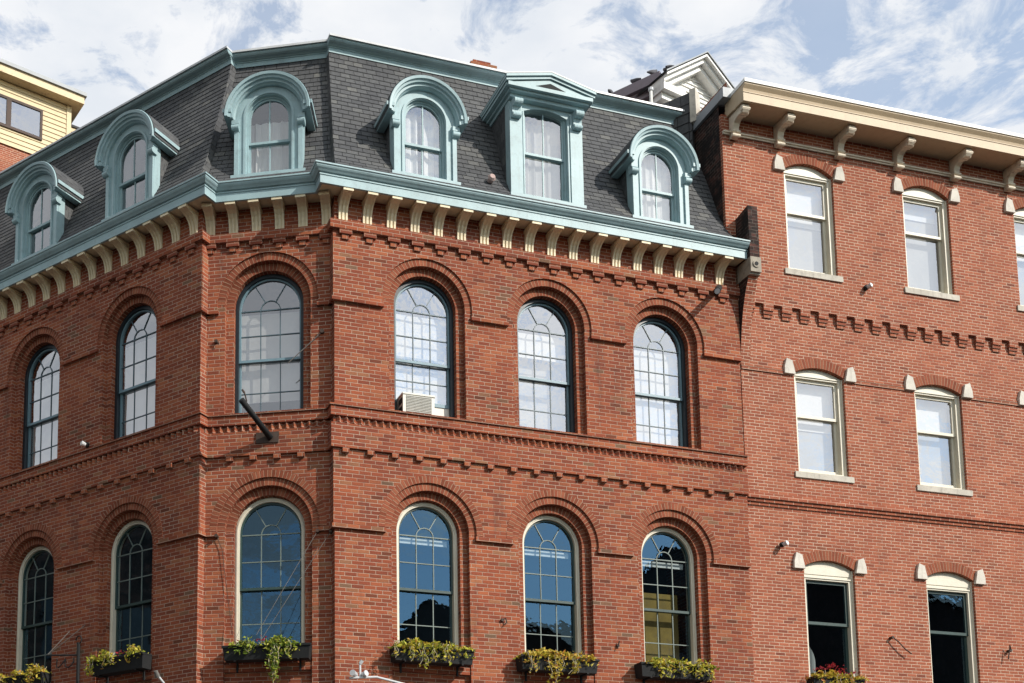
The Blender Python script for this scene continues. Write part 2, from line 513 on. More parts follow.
tF, tC, tL, tR = 0.27346548, 0.16494198, 0.62186997, 0.24900957
Bp = Vector((0.59454113, 18.48148439)); Ap = Vector((-1.68868782, 18.86153752))
nF = Vector((sin(tF), -cos(tF))); nC = Vector((-sin(tC), -cos(tC))); nL = Vector((-sin(tL), -cos(tL)))
dF = Vector((cos(tF), sin(tF))); dC = Vector((-cos(tC), sin(tC))); dL = Vector((-cos(tL), sin(tL)))
F = Frame(Bp, dF, nF)
Cc = Frame(Bp - nC * 0.145, dC, nC)
L = Frame(Ap, dL, nL)
R = Frame((8.25607551, 20.63048848), (cos(tR), sin(tR)), (sin(tR), -cos(tR)))
WF, WC, WL, WR_ = 7.957, 2.3146, 8.6, 9.4


def boxf(mb, fr, s0, s1, h0, h1, o0, o1, mi=0, back=False):
    P = fr.P
    mb.face([P(s0, h0, o1), P(s1, h0, o1), P(s1, h1, o1), P(s0, h1, o1)], [(s0, h0), (s1, h0), (s1, h1), (s0, h1)], mi)
    mb.face([P(s0, h0, o0), P(s1, h0, o0), P(s1, h0, o1), P(s0, h0, o1)], [(s0, o0), (s1, o0), (s1, o1), (s0, o1)], mi)
    mb.face([P(s0, h1, o0), P(s1, h1, o0), P(s1, h1, o1), P(s0, h1, o1)], [(s0, o0), (s1, o0), (s1, o1), (s0, o1)], mi)
    for s in (s0, s1):
        mb.face([P(s, h0, o0), P(s, h0, o1), P(s, h1, o1), P(s, h1, o0)], [(o0, h0), (o1, h0), (o1, h1), (o0, h1)], mi)
    if back:
        mb.face([P(s0, h0, o0), P(s1, h0, o0), P(s1, h1, o0), P(s0, h1, o0)], [(s0, h0), (s1, h0), (s1, h1), (s0, h1)], mi)


def wbox(mb, c, size, rz=0.0, mi=0):
    """box in world space centred at c"""
    x, y, z = [k / 2 for k in size]
    m = Matrix.Translation(c) @ Matrix.Rotation(rz, 4, 'Z')
    p = [m @ Vector((a * x, b * y, cc * z)) for a in (-1, 1) for b in (-1, 1) for cc in (-1, 1)]
    for q in ((0, 1, 3, 2), (4, 5, 7, 6), (0, 1, 5, 4), (2, 3, 7, 6), (0, 2, 6, 4), (1, 3, 7, 5)):
        mb.face([p[i] for i in q], None, mi)


def tube(mb, pts, r, n=8, mi=0, cap=True):
    pts = [Vector(p) for p in pts]
    rings = []
    rr = r if isinstance(r, (list, tuple)) else [r] * len(pts)
    up = Vector((0.13, 0.21, 0.97)).normalized()
    for i, p in enumerate(pts):
        t = (pts[min(i + 1, len(pts) - 1)] - pts[max(i - 1, 0)]).normalized()
        a = t.cross(up)
        if a.length < 1e-3: a = t.cross(Vector((1, 0, 0)))
        a.normalize(); b = t.cross(a)
        rings.append([p + (a * cos(2 * pi * k / n) + b * sin(2 * pi * k / n)) * rr[i] for k in range(n)])
    for i in range(len(rings) - 1):
        for k in range(n):
            k2 = (k + 1) % n
            mb.face([rings[i][k], rings[i][k2], rings[i + 1][k2], rings[i + 1][k]], None, mi)
    if cap:
        mb.face(rings[0], None, mi); mb.face(rings[-1], None, mi)


def inside(pt, poly):
    x, y = pt; c = False
    n = len(poly)
    for i in range(n):
        x0, y0 = poly[i]; x1, y1 = poly[i - 1]
        if (y0 > y) != (y1 > y) and x < (x1 - x0) * (y - y0) / (y1 - y0) + x0:
            c = not c
    return c


def layer(mb, fr, outer, holes, of, ob, mi=0, sides=True, hole_back=None, flip_uv=False, arcmi=None):
    """flat sheet with holes at depth of; edges run back to depth ob"""
    loops = [outer] + holes
    co, ed = [], []
    for lp in loops:
        b = len(co)
        co += [Vector(p) for p in lp]
        ed += [(b + i, b + (i + 1) % len(lp)) for i in range(len(lp))]
    vs, _, fs, *_ = delaunay_2d_cdt(co, ed, [], 0, 1e-5)
    for f in fs:
        p = [vs[i] for i in f]
        c = ((p[0].x + p[1].x + p[2].x) / 3, (p[0].y + p[1].y + p[2].y) / 3)
        if not inside(c, outer) or any(inside(c, h) for h in holes):
            continue
        mb.face([fr.P(q.x, q.y, of) for q in p], [(q.x, q.y) for q in p], mi)
    if sides:
        for li, lp in enumerate(loops):
            back = ob if (li == 0 or hole_back is None) else hole_back
            al = 0.0
            for i in range(len(lp)):
                (a, b), (c, d) = lp[i], lp[(i + 1) % len(lp)]
                ln = sqrt((a - c) ** 2 + (b - d) ** 2)
                m_ = mi
                if abs(a - c) < 1e-6: uv = [(of + a, b), (of + a, d), (back + a, d), (back + a, b)]
                elif abs(b - d) < 1e-6: uv = [(a, of), (c, of), (c, back), (a, back)]
                else:
                    uv = [(of + 0.05, al), (of + 0.05, al + ln), (back + 0.05, al + ln), (back + 0.05, al)]
                    if arcmi is not None: m_ = arcmi
                al += ln
                mb.face([fr.P(a, b, of), fr.P(c, d, of), fr.P(c, d, back), fr.P(a, b, back)], uv, m_)


def arch(c, r, hb, hs, n=28):
    """round-headed opening outline, counter-clockwise from bottom left"""
    return [(c - r, hb), (c + r, hb)] + [(c + r * cos(pi * i / n), hs + r * sin(pi * i / n)) for i in range(n + 1)]


def segarch(c, w, hb, hs, rise, n=12):
    """opening with a flat segmental head"""
    rad = (w * w + rise * rise) / (2 * rise)
    a0 = math.asin(w / rad)
    return [(c - w, hb), (c + w, hb)] + [(c + rad * sin(a0 - 2 * a0 * i / n), hs + rise - rad + rad * cos(a0 - 2 * a0 * i / n)) for i in range(n + 1)]


def ring(mb, fr, c, hs, r0, r1, of, ob, a0=0.0, a1=pi, n=40, mi=0, edge_in=False, edge_out=False):
    """annulus of radial bricks"""
    for i in range(n):
        t0, t1 = a0 + (a1 - a0) * i / n, a0 + (a1 - a0) * (i + 1) / n
        q = lambda r, t, o: fr.P(c + r * cos(t), hs + r * sin(t), o)
        rm = (r0 + r1) / 2
        mb.face([q(r0, t0, of), q(r1, t0, of), q(r1, t1, of), q(r0, t1, of)],
                [(0.06, rm * t0), (0.06 + r1 - r0, rm * t0), (0.06 + r1 - r0, rm * t1), (0.06, rm * t1)], mi)
        if edge_out:
            mb.face([q(r1, t0, of), q(r1, t1, of), q(r1, t1, ob), q(r1, t0, ob)], None, mi)
        if edge_in:
            mb.face([q(r0, t0, of), q(r0, t1, of), q(r0, t1, ob), q(r0, t0, ob)], None, mi)


def sweep(mb, poly, dirs, prof, mi=0, caps=True, vrow=None, skip=None):
    """sweep a profile [(offset, height)] along a plan polyline with an offset direction per corner"""
    run = [0.0]
    for i in range(1, len(poly)): run.append(run[-1] + (poly[i] - poly[i - 1]).length)
    pt = lambda i, k: Vector(((poly[i] + dirs[i] * prof[k][0]).x, (poly[i] + dirs[i] * prof[k][0]).y, prof[k][1] + H0))
    acc = [0.0]
    for k in range(1, len(prof)): acc.append(acc[-1] + sqrt((prof[k][0] - prof[k - 1][0]) ** 2 + (prof[k][1] - prof[k - 1][1]) ** 2))
    for i in range(len(poly) - 1):
        for k in range(len(prof) - 1):
            if skip and skip(i, k): continue
            v0, v1 = (acc[k], acc[k + 1]) if vrow is None else (vrow[k], vrow[k + 1])
            mb.face([pt(i, k), pt(i + 1, k), pt(i + 1, k + 1), pt(i, k + 1)],
                    [(run[i], v0), (run[i + 1], v0), (run[i + 1], v1), (run[i], v1)], mi)
    if caps:
        for i in (0, len(poly) - 1):
            mb.face([pt(i, k) for k in range(len(prof))], None, mi)


# ------------------------------------------------------------------ setting: ground
g = MB()
g.face([(-900, -900, 0), (900, -900, 0), (900, 900, 0), (-900, 900, 0)])
structure(g.build('ground', ASPHALT))
pv = MB()
off = 2.6
pa = [L.P(WL, -H0, off), L.P(-0.9, -H0, off), Cc.P(WC / 2, -H0, off + 0.1), F.P(-0.5, -H0, off), F.P(18, -H0, off)]
pb = [L.P(WL, -H0, -1), L.P(0, -H0, -1), Cc.P(WC / 2, -H0, -1), F.P(0, -H0, -1), F.P(18, -H0, -1)]
for i in range(4):
    q = [pa[i], pa[i + 1], pb[i + 1], pb[i]]
    up = [Vector((p.x, p.y, 0.13)) for p in q]
    pv.face(up)
    pv.face([Vector((q[0].x, q[0].y, 0.0)), Vector((q[1].x, q[1].y, 0.0)), up[1], up[0]])
structure(pv.build('pavement', CONCRETE))

# ------------------------------------------------------------------ the corner building
bld = thing('corner_building', 'red brick corner building with teal trimmed slate mansard roof and round arched windows', 'building',
            (Bp.x, Bp.y, 0))
HS_U, HS_L = 10.57, 6.53
FAC = [
    dict(fr=F, W=WF, c=[1.68, 4.01, 6.345], cl=[1.695, 4.025, 6.36], k=1.0, s0=lambda o: -o, s1=WF, key='F'),
    dict(fr=Cc, W=WC, c=[1.175], cl=[1.145], k=1.06, s0=lambda o: -0.02, s1=WC + 0.02, key='C'),
    dict(fr=L, W=WL, c=[1.68, 4.17, 6.66], cl=[1.68, 4.17, 6.66], k=0.96, s0=lambda o: -o, s1=WL, key='L'),
]
R0, R1, R2, R3 = 0.945, 0.83, 0.705, 0.575
for fc in FAC:
    fr, k = fc['fr'], fc['k']
    s0, s1 = fc['s0'], fc['s1']
    m = MB()
    holes = []
    for c in fc['c']: holes.append(arch(c, R2 * k, 8.36, HS_U))
    for c in fc['cl']: holes.append(arch(c, R2 * k, 3.0, HS_L))
    layer(m, fr, [(s0(0), -H0), (s1, -H0), (s1, 12.45), (s0(0), 12.45)], holes, 0.0, -0.2, hole_back=-0.10, arcmi=1)
    # inner order of every opening
    for lst, hb, ho, hs in ((fc['c'], 8.42, 8.36, HS_U), (fc['cl'], 4.32, 3.0, HS_L)):
        for c in lst:
            layer(m, fr, arch(c, R2 * k + 0.03, ho - 0.05, hs), [arch(c, R3 * k, hb, hs)], -0.10, -0.10, hole_back=-0.42, arcmi=1)
            ring(m, fr, c, hs, R2 * k, R1 * k, 0.004, 0.0, mi=1, edge_in=True)
            ring(m, fr, c, hs, R3 * k, R2 * k, -0.096, -0.10, mi=1, edge_in=True)
    # lower windows: brick sub sill and recessed apron
    for c in fc['cl']:
        boxf(m, fr, c - R2 * k + 0.003, c + R2 * k - 0.003, 4.10, 4.22, -0.10, -0.02)
    m.build('wall', [BRICK, BRICK_ARCH], bld)
    # spandrel fields above the impost strings
    for lst, hb, ht, hs, nm in ((fc['c'], 10.40, 11.66, HS_U, 'spandrel'), (fc['cl'], 6.435, 7.795, HS_L, 'spandrel')):
        m = MB()
        edge = []
        # one outline: along the bottom with notches for the arches
        out = [(s0(0.035), hb)]
        for c in sorted(lst):
            out.append((c - R1 * k, hb))
            out += [(c + R1 * k * cos(pi - pi * i / 28), hs + R1 * k * sin(pi - pi * i / 28)) for i in range(29)]
            out.append((c + R1 * k, hb))
        out += [(s1, hb), (s1, ht), (s0(0.035), ht)]
        layer(m, fr, out, [], 0.035, 0.0, arcmi=1)
        for c in lst:
            if hb < 8: ring(m, fr, c, hs, R1 * k, R0 * k, 0.039, 0.035, a0=-0.02, a1=pi + 0.02, mi=1, edge_out=True)
        if fc['key'] != 'C':
            boxf(m, fr, -0.035, 0.0, hb, ht, -0.2, 0.034)
        m.build('spandrel', [BRICK, BRICK_ARCH], bld)
    # impost string: thin brick ledge between the arches
    for lst, hb in ((fc['c'], 10.40), (fc['cl'], 6.435)):
        xs = sorted(lst)
        seg = [(s0(0.06), xs[0] - R1 * k + 0.02)] + [(a + R1 * k - 0.02, b - R1 * k + 0.02) for a, b in zip(xs, xs[1:])] + [(xs[-1] + R1 * k - 0.02, s1)]
        for a, b in seg:
            m = MB()
            boxf(m, fr, a, b, hb - 0.012, hb + 0.055, -0.2 if a < 0.1 else 0.0, 0.058)
            m.build('impost_string', BRICK, bld)
    # frieze between the floors, string of dog-tooth bricks and sill cap
    m = MB()
    layer(m, fr, [(s0(0.082), 7.795), (s1, 7.795), (s1, 8.215), (s0(0.082), 8.215)], [], 0.082, -0.2)
    m.build('frieze', BRICK, bld)
    m = MB()
    layer(m, fr, [(s0(0.03), 8.215), (s1, 8.215), (s1, 8.34), (s0(0.03), 8.34)], [], 0.03, -0.2)
    n = int((s1 - max(s0(0.1), 0)) / 0.1275)
    for i in range(n + 1):
        c = max(s0(0.1), 0) + 0.06 + i * 0.1275
        if c > s1 - 0.05: break
        P = fr.P
        w = 0.052
        for (a, b) in ((-w, 0), (0, w)):
            oa, ob = (0.03, 0.085) if a < 0 else (0.085, 0.03)
            m.face([P(c + a, 8.222, oa), P(c + b, 8.222, ob), P(c + b, 8.335, ob), P(c + a, 8.335, oa)],
                   [(c + a, 8.222), (c + b, 8.222), (c + b, 8.335), (c + a, 8.335)])
        m.face([P(c - w, 8.222, 0.03), P(c + w, 8.222, 0.03), P(c, 8.222, 0.085)])
    layer(m, fr, [(s0(0.092), 8.34), (s1, 8.34), (s1, 8.505), (s0(0.092), 8.505)], [], 0.092, -0.2)
    layer(m, fr, [(s0(0.12), 8.505), (s1, 8.505), (s1, 8.532), (s0(0.12), 8.532)], [], 0.12, -0.2)
    m.build('string_course', BRICK, bld)
    # top ledge carrying the brackets
    m = MB()
    layer(m, fr, [(s0(0.10), 11.66), (s1, 11.66), (s1, 11.815), (s0(0.10), 11.815)], [], 0.10, -0.2)
    m.build('ledge', BRICK, bld)


def shared(name, mb, mats, smooth=False):
    me_o = mb.build(name, mats, None, smooth=smooth)
    me = me_o.data
    bpy.data.objects.remove(me_o)
    return me


def place(name, me, M, parent):
    o = link(name, me, parent)
    o.matrix_basis = M
    return o


class LF(Frame):
    """local frame for meshes that are placed later"""
    def __init__(s): pass

    def P(s, a, h, o=0.0): return Vector((a, o, h))


LOC = LF()


def profile_slab(mb, fr, prof, s0, s1, mi=0):
    """closed (o,h) profile extruded along s"""
    n = len(prof)
    for i in range(n):
        (a, b), (c, d) = prof[i], prof[(i + 1) % n]
        mb.face([fr.P(s0, b, a), fr.P(s1, b, a), fr.P(s1, d, c), fr.P(s0, d, c)], None, mi)
    for s in (s0, s1):
        mb.face([fr.P(s, h, o) for o, h in prof], None, mi)


# eave bracket: concave, three ribs, square cap
bk = MB()
curve = [(0.035, 0.0), (0.036, 0.11), (0.052, 0.20), (0.088, 0.278), (0.148, 0.333), (0.23, 0.366), (0.325, 0.380)]
base = [(0.0, 0.0)] + [(o - 0.022, h) for o, h in curve] + [(0.305, 0.40), (0.0, 0.40)]
profile_slab(bk, LOC, base, -0.076, 0.076)
for a, b in ((-0.08, -0.048), (-0.018, 0.018), (0.048, 0.08)):
    profile_slab(bk, LOC, [(0.01, 0.0)] + curve + [(0.325, 0.401), (0.01, 0.401)], a, b)
boxf(bk, LOC, -0.09, 0.09, 0.385, 0.445, 0.0, 0.342, back=True)
BRK = shared('bracket', bk, CREAM)
cb = MB()
boxf(cb, LOC, -0.112, 0.112, 0.083, 0.162, 0.0, 0.073)
boxf(cb, LOC, -0.060, 0.060, 0.0, 0.081, 0.0, 0.046)
CORB = shared('corbel', cb, BRICK)
sb = MB()
boxf(sb, LOC, -0.058, 0.058, 0.0, 0.083, 0.0, 0.068)
SBL = shared('corbel_block', sb, BRICK)

for fr, ss in ((F, [0.15 + 0.4365 * i for i in range(18)]), (Cc, [0.15 + 0.408 * i for i in range(6)]), (L, [0.17 + 0.415 * i for i in range(20)])):
    for s in ss:
        place('bracket', BRK, fr.mat(s, 11.817, 0.0), bld)
        place('corbel', CORB, fr.mat(s + (0.03 if fr is not Cc else 0), 11.498, 0.02), bld)
    if fr is Cc: ss = ss[1:-1]
    for s in ss:
        place('corbel_block', SBL, fr.mat(s + 0.02, 7.71, 0.03), bld)

# eave: plan polyline with its two small returns
RET = 0.16
A1 = Ap - nL * RET
B1 = Bp - nF * RET
plan = [L.o + dL * WL, Ap, A1, B1, Bp, F.o + dF * (WF - 0.01)]


def offset_dirs(poly, normals):
    out = [normals[0]]
    for i in range(1, len(poly) - 1):
        a, b = normals[i - 1], normals[i]
        # m with m.a = 1, m.b = 1
        det = a.x * b.y - a.y * b.x
        out.append(Vector(((b.y - a.y) / det, (a.x - b.x) / det)))
    out.append(normals[-1])
    return out


norms = [nL, -dL, nC, -dF, nF]
dirs_eave = offset_dirs(plan, norms)
mA = offset_dirs([0, 0, 0], [nL, nC])[1]
mB = offset_dirs([0, 0, 0], [nC, nF])[1]
dirs_roof = [nL, mA, mA, mB, mB, nF]
m = MB()
sweep(m, plan, dirs_eave, [(-0.02, 12.30), (0.31, 12.275), (0.31, 12.25)], caps=False)
m.build('soffit', CREAM, bld)
m = MB()
fas = [(0.312, 12.248), (0.355, 12.248), (0.355, 12.388), (0.368, 12.390), (0.368, 12.410), (0.360, 12.412), (0.360, 12.428), (0.39, 12.432), (0.41, 12.455),
       (0.432, 12.475), (0.447, 12.497), (0.452, 12.52), (0.468, 12.523), (0.468, 12.548), (0.44, 12.56), (0.40, 12.55), (0.28, 12.64), (0.0, 12.70)]
sweep(m, plan, dirs_eave, fas)
m.build('eave_cornice', TEAL, bld)
# steep slate roof, every course a strip that laps the one below
curve = [(0.30, 12.66), (0.19, 12.76), (0.085, 12.90), (0.01, 13.03), (-0.13, 13.31), (-0.25, 13.61), (-0.41, 14.06), (-0.55, 14.43), (-0.70, 14.78), (-0.90, 15.31), (-1.10, 15.96)]


def along(curve, t):
    acc = 0
    for (a, b), (c, d) in zip(curve, curve[1:]):
        l = sqrt((a - c) ** 2 + (b - d) ** 2)
        if t <= acc + l: return (a + (c - a) * (t - acc) / l, b + (d - b) * (t - acc) / l)
        acc += l
    return curve[-1]


tot = sum(sqrt((a - c) ** 2 + (b - d) ** 2) for (a, b), (c, d) in zip(curve, curve[1:]))
NCR = 29
prof, vrow = [], []
for i in range(NCR):
    o, h = along(curve, tot * i / NCR); o2, h2 = along(curve, tot * (i + 1) / NCR)
    prof += [(o + 0.014, h - 0.008), (o2, h2)]; vrow += [i + 0.02, i + 0.98]
plan_r = list(plan); plan_r[-1] = F.o + dF * 7.77
DORM = {'F': [(1.635, 0.52), (3.985, 0.66), (6.315, 0.52)], 'C': [(1.155, 0.54)], 'L': [(1.66, 0.52), (4.15, 0.52)]}
rp, rd, holes_seg = [plan_r[0]], [dirs_roof[0]], set()


def add_pt(p, d, hole_next=False):
    rp.append(p); rd.append(d)
    if hole_next: holes_seg.add(len(rp) - 1)


for c_, w_ in reversed(DORM['L']):
    add_pt(L.o + dL * (c_ + w_), nL, True); add_pt(L.o + dL * (c_ - w_), nL)
add_pt(Ap, mA); add_pt(A1, mA)
for c_, w_ in DORM['C']:
    add_pt(Cc.o + dC * (c_ + w_), nC, True); add_pt(Cc.o + dC * (c_ - w_), nC)
add_pt(B1, mB); add_pt(Bp, mB)
for c_, w_ in DORM['F']:
    add_pt(F.o + dF * (c_ - w_), nF, True); add_pt(F.o + dF * (c_ + w_), nF)
add_pt(plan_r[-1], nF)
m = MB()
sweep(m, rp, rd, prof, caps=False, vrow=vrow, skip=lambda i, k: i in holes_seg and 12.75 < prof[k][1] < 14.2)
m.build('mansard_roof', SLATE, bld)


def roof_o(h):
    for (a, b), (c, d) in zip(curve, curve[1:]):
        if b <= h <= d: return a + (c - a) * (h - b) / (d - b)
    return curve[-1][0]


m = MB()
top = [(-1.12, 15.84), (-1.045, 15.84), (-1.045, 15.925), (-1.03, 15.928), (-1.03, 15.945), (-1.01, 15.947), (-0.99, 15.957), (-0.95, 15.963), (-0.92, 15.975), (-0.90, 15.995),
       (-0.895, 16.015), (-0.88, 16.018), (-0.88, 16.035), (-1.2, 16.05)]
sweep(m, plan_r, dirs_roof, top)
m.build('roof_cornice', TEAL, bld)
m = MB()
sweep(m, plan_r, dirs_roof, [(-1.15, 16.055), (-0.88, 16.038), (-0.868, 16.036), (-0.868, 16.022), (-0.861, 16.022), (-0.861, 16.062), (-1.15, 16.08)])
m.build('drip_edge', GALV, bld)
# flat roof deck, rear walls, dark rooms behind the windows
m = MB()
fe = plan_r[-1] - nF * 1.1; le = plan[0] - nL * 1.1
ring_in = [le, Ap + mA * -1.1, A1 + mA * -1.1, B1 + mB * -1.1, Bp + mB * -1.1, fe, fe - nF * 7.5, le - nL * 5.5]
m.face([Vector((p.x, p.y, 16.04 + H0)) for p in ring_in])
m.build('roof_deck', TARROOF, bld)
m = MB()
rear = [plan[-1] , plan[-1] - nF * 8.5, plan[0] - nL * 6.5, plan[0]]
for a, b in zip(rear, rear[1:]):
    m.face([Vector((a.x, a.y, 0)), Vector((b.x, b.y, 0)), Vector((b.x, b.y, 16.1 + H0)), Vector((a.x, a.y, 16.1 + H0))])
m.build('rear_wall', BRICK, bld)
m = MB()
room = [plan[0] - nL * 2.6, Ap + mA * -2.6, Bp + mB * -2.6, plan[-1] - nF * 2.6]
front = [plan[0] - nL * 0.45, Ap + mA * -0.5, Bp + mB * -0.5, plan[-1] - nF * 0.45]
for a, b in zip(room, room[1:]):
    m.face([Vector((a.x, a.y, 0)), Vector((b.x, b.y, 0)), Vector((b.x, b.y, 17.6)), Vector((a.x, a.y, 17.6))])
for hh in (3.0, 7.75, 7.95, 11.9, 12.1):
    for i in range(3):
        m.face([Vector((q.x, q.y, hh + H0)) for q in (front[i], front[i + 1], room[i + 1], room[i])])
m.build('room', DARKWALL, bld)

# ------------------------------------------------------------------ windows


def quadsheet(mb, fr, outline, o, mi=0):
    mb.face([fr.P(s, h, o) for s, h in outline], [(s, h) for s, h in outline], mi)


def annulus_outline(mb, fr, o_out, o_in, of, ob, mi=0):
    layer(mb, fr, o_out, [o_in], of, ob, mi)


def bar(mb, fr, s0, h0, s1, h1, w, o0, o1, mi=0):
    """flat bar between two points of the window plane"""
    d = Vector((s1 - s0, h1 - h0)); n = Vector((-d.y, d.x)).normalized() * (w / 2)
    q = [(s0 + n.x, h0 + n.y), (s1 + n.x, h1 + n.y), (s1 - n.x, h1 - n.y), (s0 - n.x, h0 - n.y)]
    mb.face([fr.P(a, b, o1) for a, b in q], None, mi)
    for i in range(4):
        (a, b), (c, d_) = q[i], q[(i + 1) % 4]
        mb.face([fr.P(a, b, o0), fr.P(c, d_, o0), fr.P(c, d_, o1), fr.P(a, b, o1)], None, mi)


def arched_window(fc, c, lower, idx):
    fr, k = fc['fr'], fc['k']
    r = R3 * k
    hb, hs = (4.32, HS_L) if lower else (8.44, HS_U)
    out = arch(c, r - 0.004, hb, hs)
    fw = 0.075 if lower else 0.062
    inn = arch(c, r - fw, hb + (0.06 if lower else 0.04), hs)
    m = MB()
    annulus_outline(m, fr, out, inn, -0.20, -0.36)
    if lower:
        annulus_outline(m, fr, arch(c, r - 0.03, hb + .02, hs), arch(c, r - 0.05, hb + .04, hs), -0.185, -0.205)
    win = m.build('window', CREAM_WIN if lower else NAVY, bld)
    # sash: rim, meeting rail, glazing bars
    g0 = r - fw
    sw = 0.032
    gr = g0 - sw
    b0 = hb + 0.05
    rail = 9.625 if not lower else 5.56
    tr = hs - 0.02
    m = MB()
    lift = 0.13 if (fc['key'] == 'F' and idx == 0 and not lower) else 0.0
    annulus_outline(m, fr, arch(c, g0 + 0.005, rail - 0.02, hs), arch(c, gr, rail + 0.025, hs), -0.245, -0.285)
    lo = -0.285
    sash_lo = [(c - g0, b0 + lift * 3), (c + g0, b0 + lift * 3), (c + g0, rail + 0.02 + lift * .6), (c - g0, rail + 0.02 + lift * .6)]
    sash_li = [(c - gr, b0 + 0.06 + lift * 3), (c + gr, b0 + 0.06 + lift * 3), (c + gr, rail - 0.02 + lift * .6), (c - gr, rail - 0.02 + lift * .6)]
    annulus_outline(m, fr, sash_lo, sash_li, lo, lo - 0.04)
    nrim = len(m.mi)
    mw = 0.0155
    x3 = gr / 3
    for x in (-x3, x3):
        bar(m, fr, c + x, rail, c + x, tr, mw, -0.285, -0.262)
        bar(m, fr, c + x, b0 + lift * 3, c + x, rail + lift * .6, mw, -0.318, -0.30)
    bar(m, fr, c - gr, tr, c + gr, tr, mw * 1.15, -0.285, -0.260)
    hm = (rail + tr) / 2
    bar(m, fr, c - gr, hm, c + gr, hm, mw, -0.285, -0.261)
    hm2 = (rail + b0) / 2 + 0.0 + lift * 1.8
    bar(m, fr, c - gr, hm2, c + gr, hm2, mw, -0.318, -0.299)
    # fan: small half round and two rays
    nn = 14
    rf = x3
    for i in range(nn):
        t0, t1 = pi * i / nn, pi * (i + 1) / nn
        bar(m, fr, c + rf * cos(t0), tr + rf * sin(t0), c + rf * cos(t1), tr + rf * sin(t1), mw, -0.285, -0.2625)
    for t in (radians(58), radians(122)):
        bar(m, fr, c + rf * cos(t), tr + rf * sin(t), c + (gr + .01) * cos(t), hs + (gr + .01) * sin(t), mw, -0.285, -0.2615)
    for q in range(nrim, len(m.mi)): m.mi[q] = 1
    m.build('sash', [GREEN_SASH, PALE_GREEN] if lower else [SASH_RIM_LIT, TEAL_SASH], win)
    m = MB()
    quadsheet(m, fr, arch(c, g0 - 0.01, rail, hs), -0.275)
    quadsheet(m, fr, [(c - gr - .01, b0 + 0.03 + lift * 3), (c + gr + .01, b0 + 0.03 + lift * 3), (c + gr + .01, rail + lift * .6), (c - gr - .01, rail + lift * .6)], -0.31)
    m.build('pane', GLASS_DARK if lower else GLASS, win, weld=False)
    # blinds
    m = MB()
    if not lower:
        bot = {('C', 0): 8.93, ('F', 0): 8.99, ('F', 1): 10.09, ('F', 2): 8.72, ('L', 0): 8.6, ('L', 1): 8.78}.get((fc['key'], idx), 8.6)
        topb = 10.555
        N = 24
        for i in range(N):
            a, b = c - g0 + 2 * g0 * i / N, c - g0 + 2 * g0 * (i + 1) / N
            w = lambda s: 0.004 * sin(s * 11 + idx)
            m.face([fr.P(a, bot, -0.40 + w(a)), fr.P(b, bot, -0.40 + w(b)), fr.P(b, topb, -0.40 + w(b)), fr.P(a, topb, -0.40 + w(a))],
                   [(a, bot), (b, bot), (b, topb), (a, topb)])
        m.build('blind', BLIND, win)
        if bot > 10:
            m = MB(); quadsheet(m, fr, [(c - g0, 8.5), (c + g0, 8.5), (c + g0, bot + .02), (c - g0, bot + .02)], -0.55); m.build('inner_sheet', CURTAIN_GREY, win)  # grey sheet added for the pale reflection below the short blind
    elif fc['key'] == 'F':
        boxf(m, fr, c - g0, c + g0 - 0.06, hs - 0.135, hs - 0.035, -0.38, -0.345)
        m.build('blind', WHITE, win)
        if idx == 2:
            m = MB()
            boxf(m, fr, c - g0 + .02, c + g0 - 0.1, 4.3, 5.95, -0.52, -0.50)  # ochre panel added in place of the yellow wall reflected in this pane
            m.build('tone_layer', OCHRE, win)


for fc in FAC:
    for i, c in enumerate(fc['c']): arched_window(fc, c, False, i)
    for i, c in enumerate(fc['cl']): arched_window(fc, c, True, i)

# ------------------------------------------------------------------ dormers


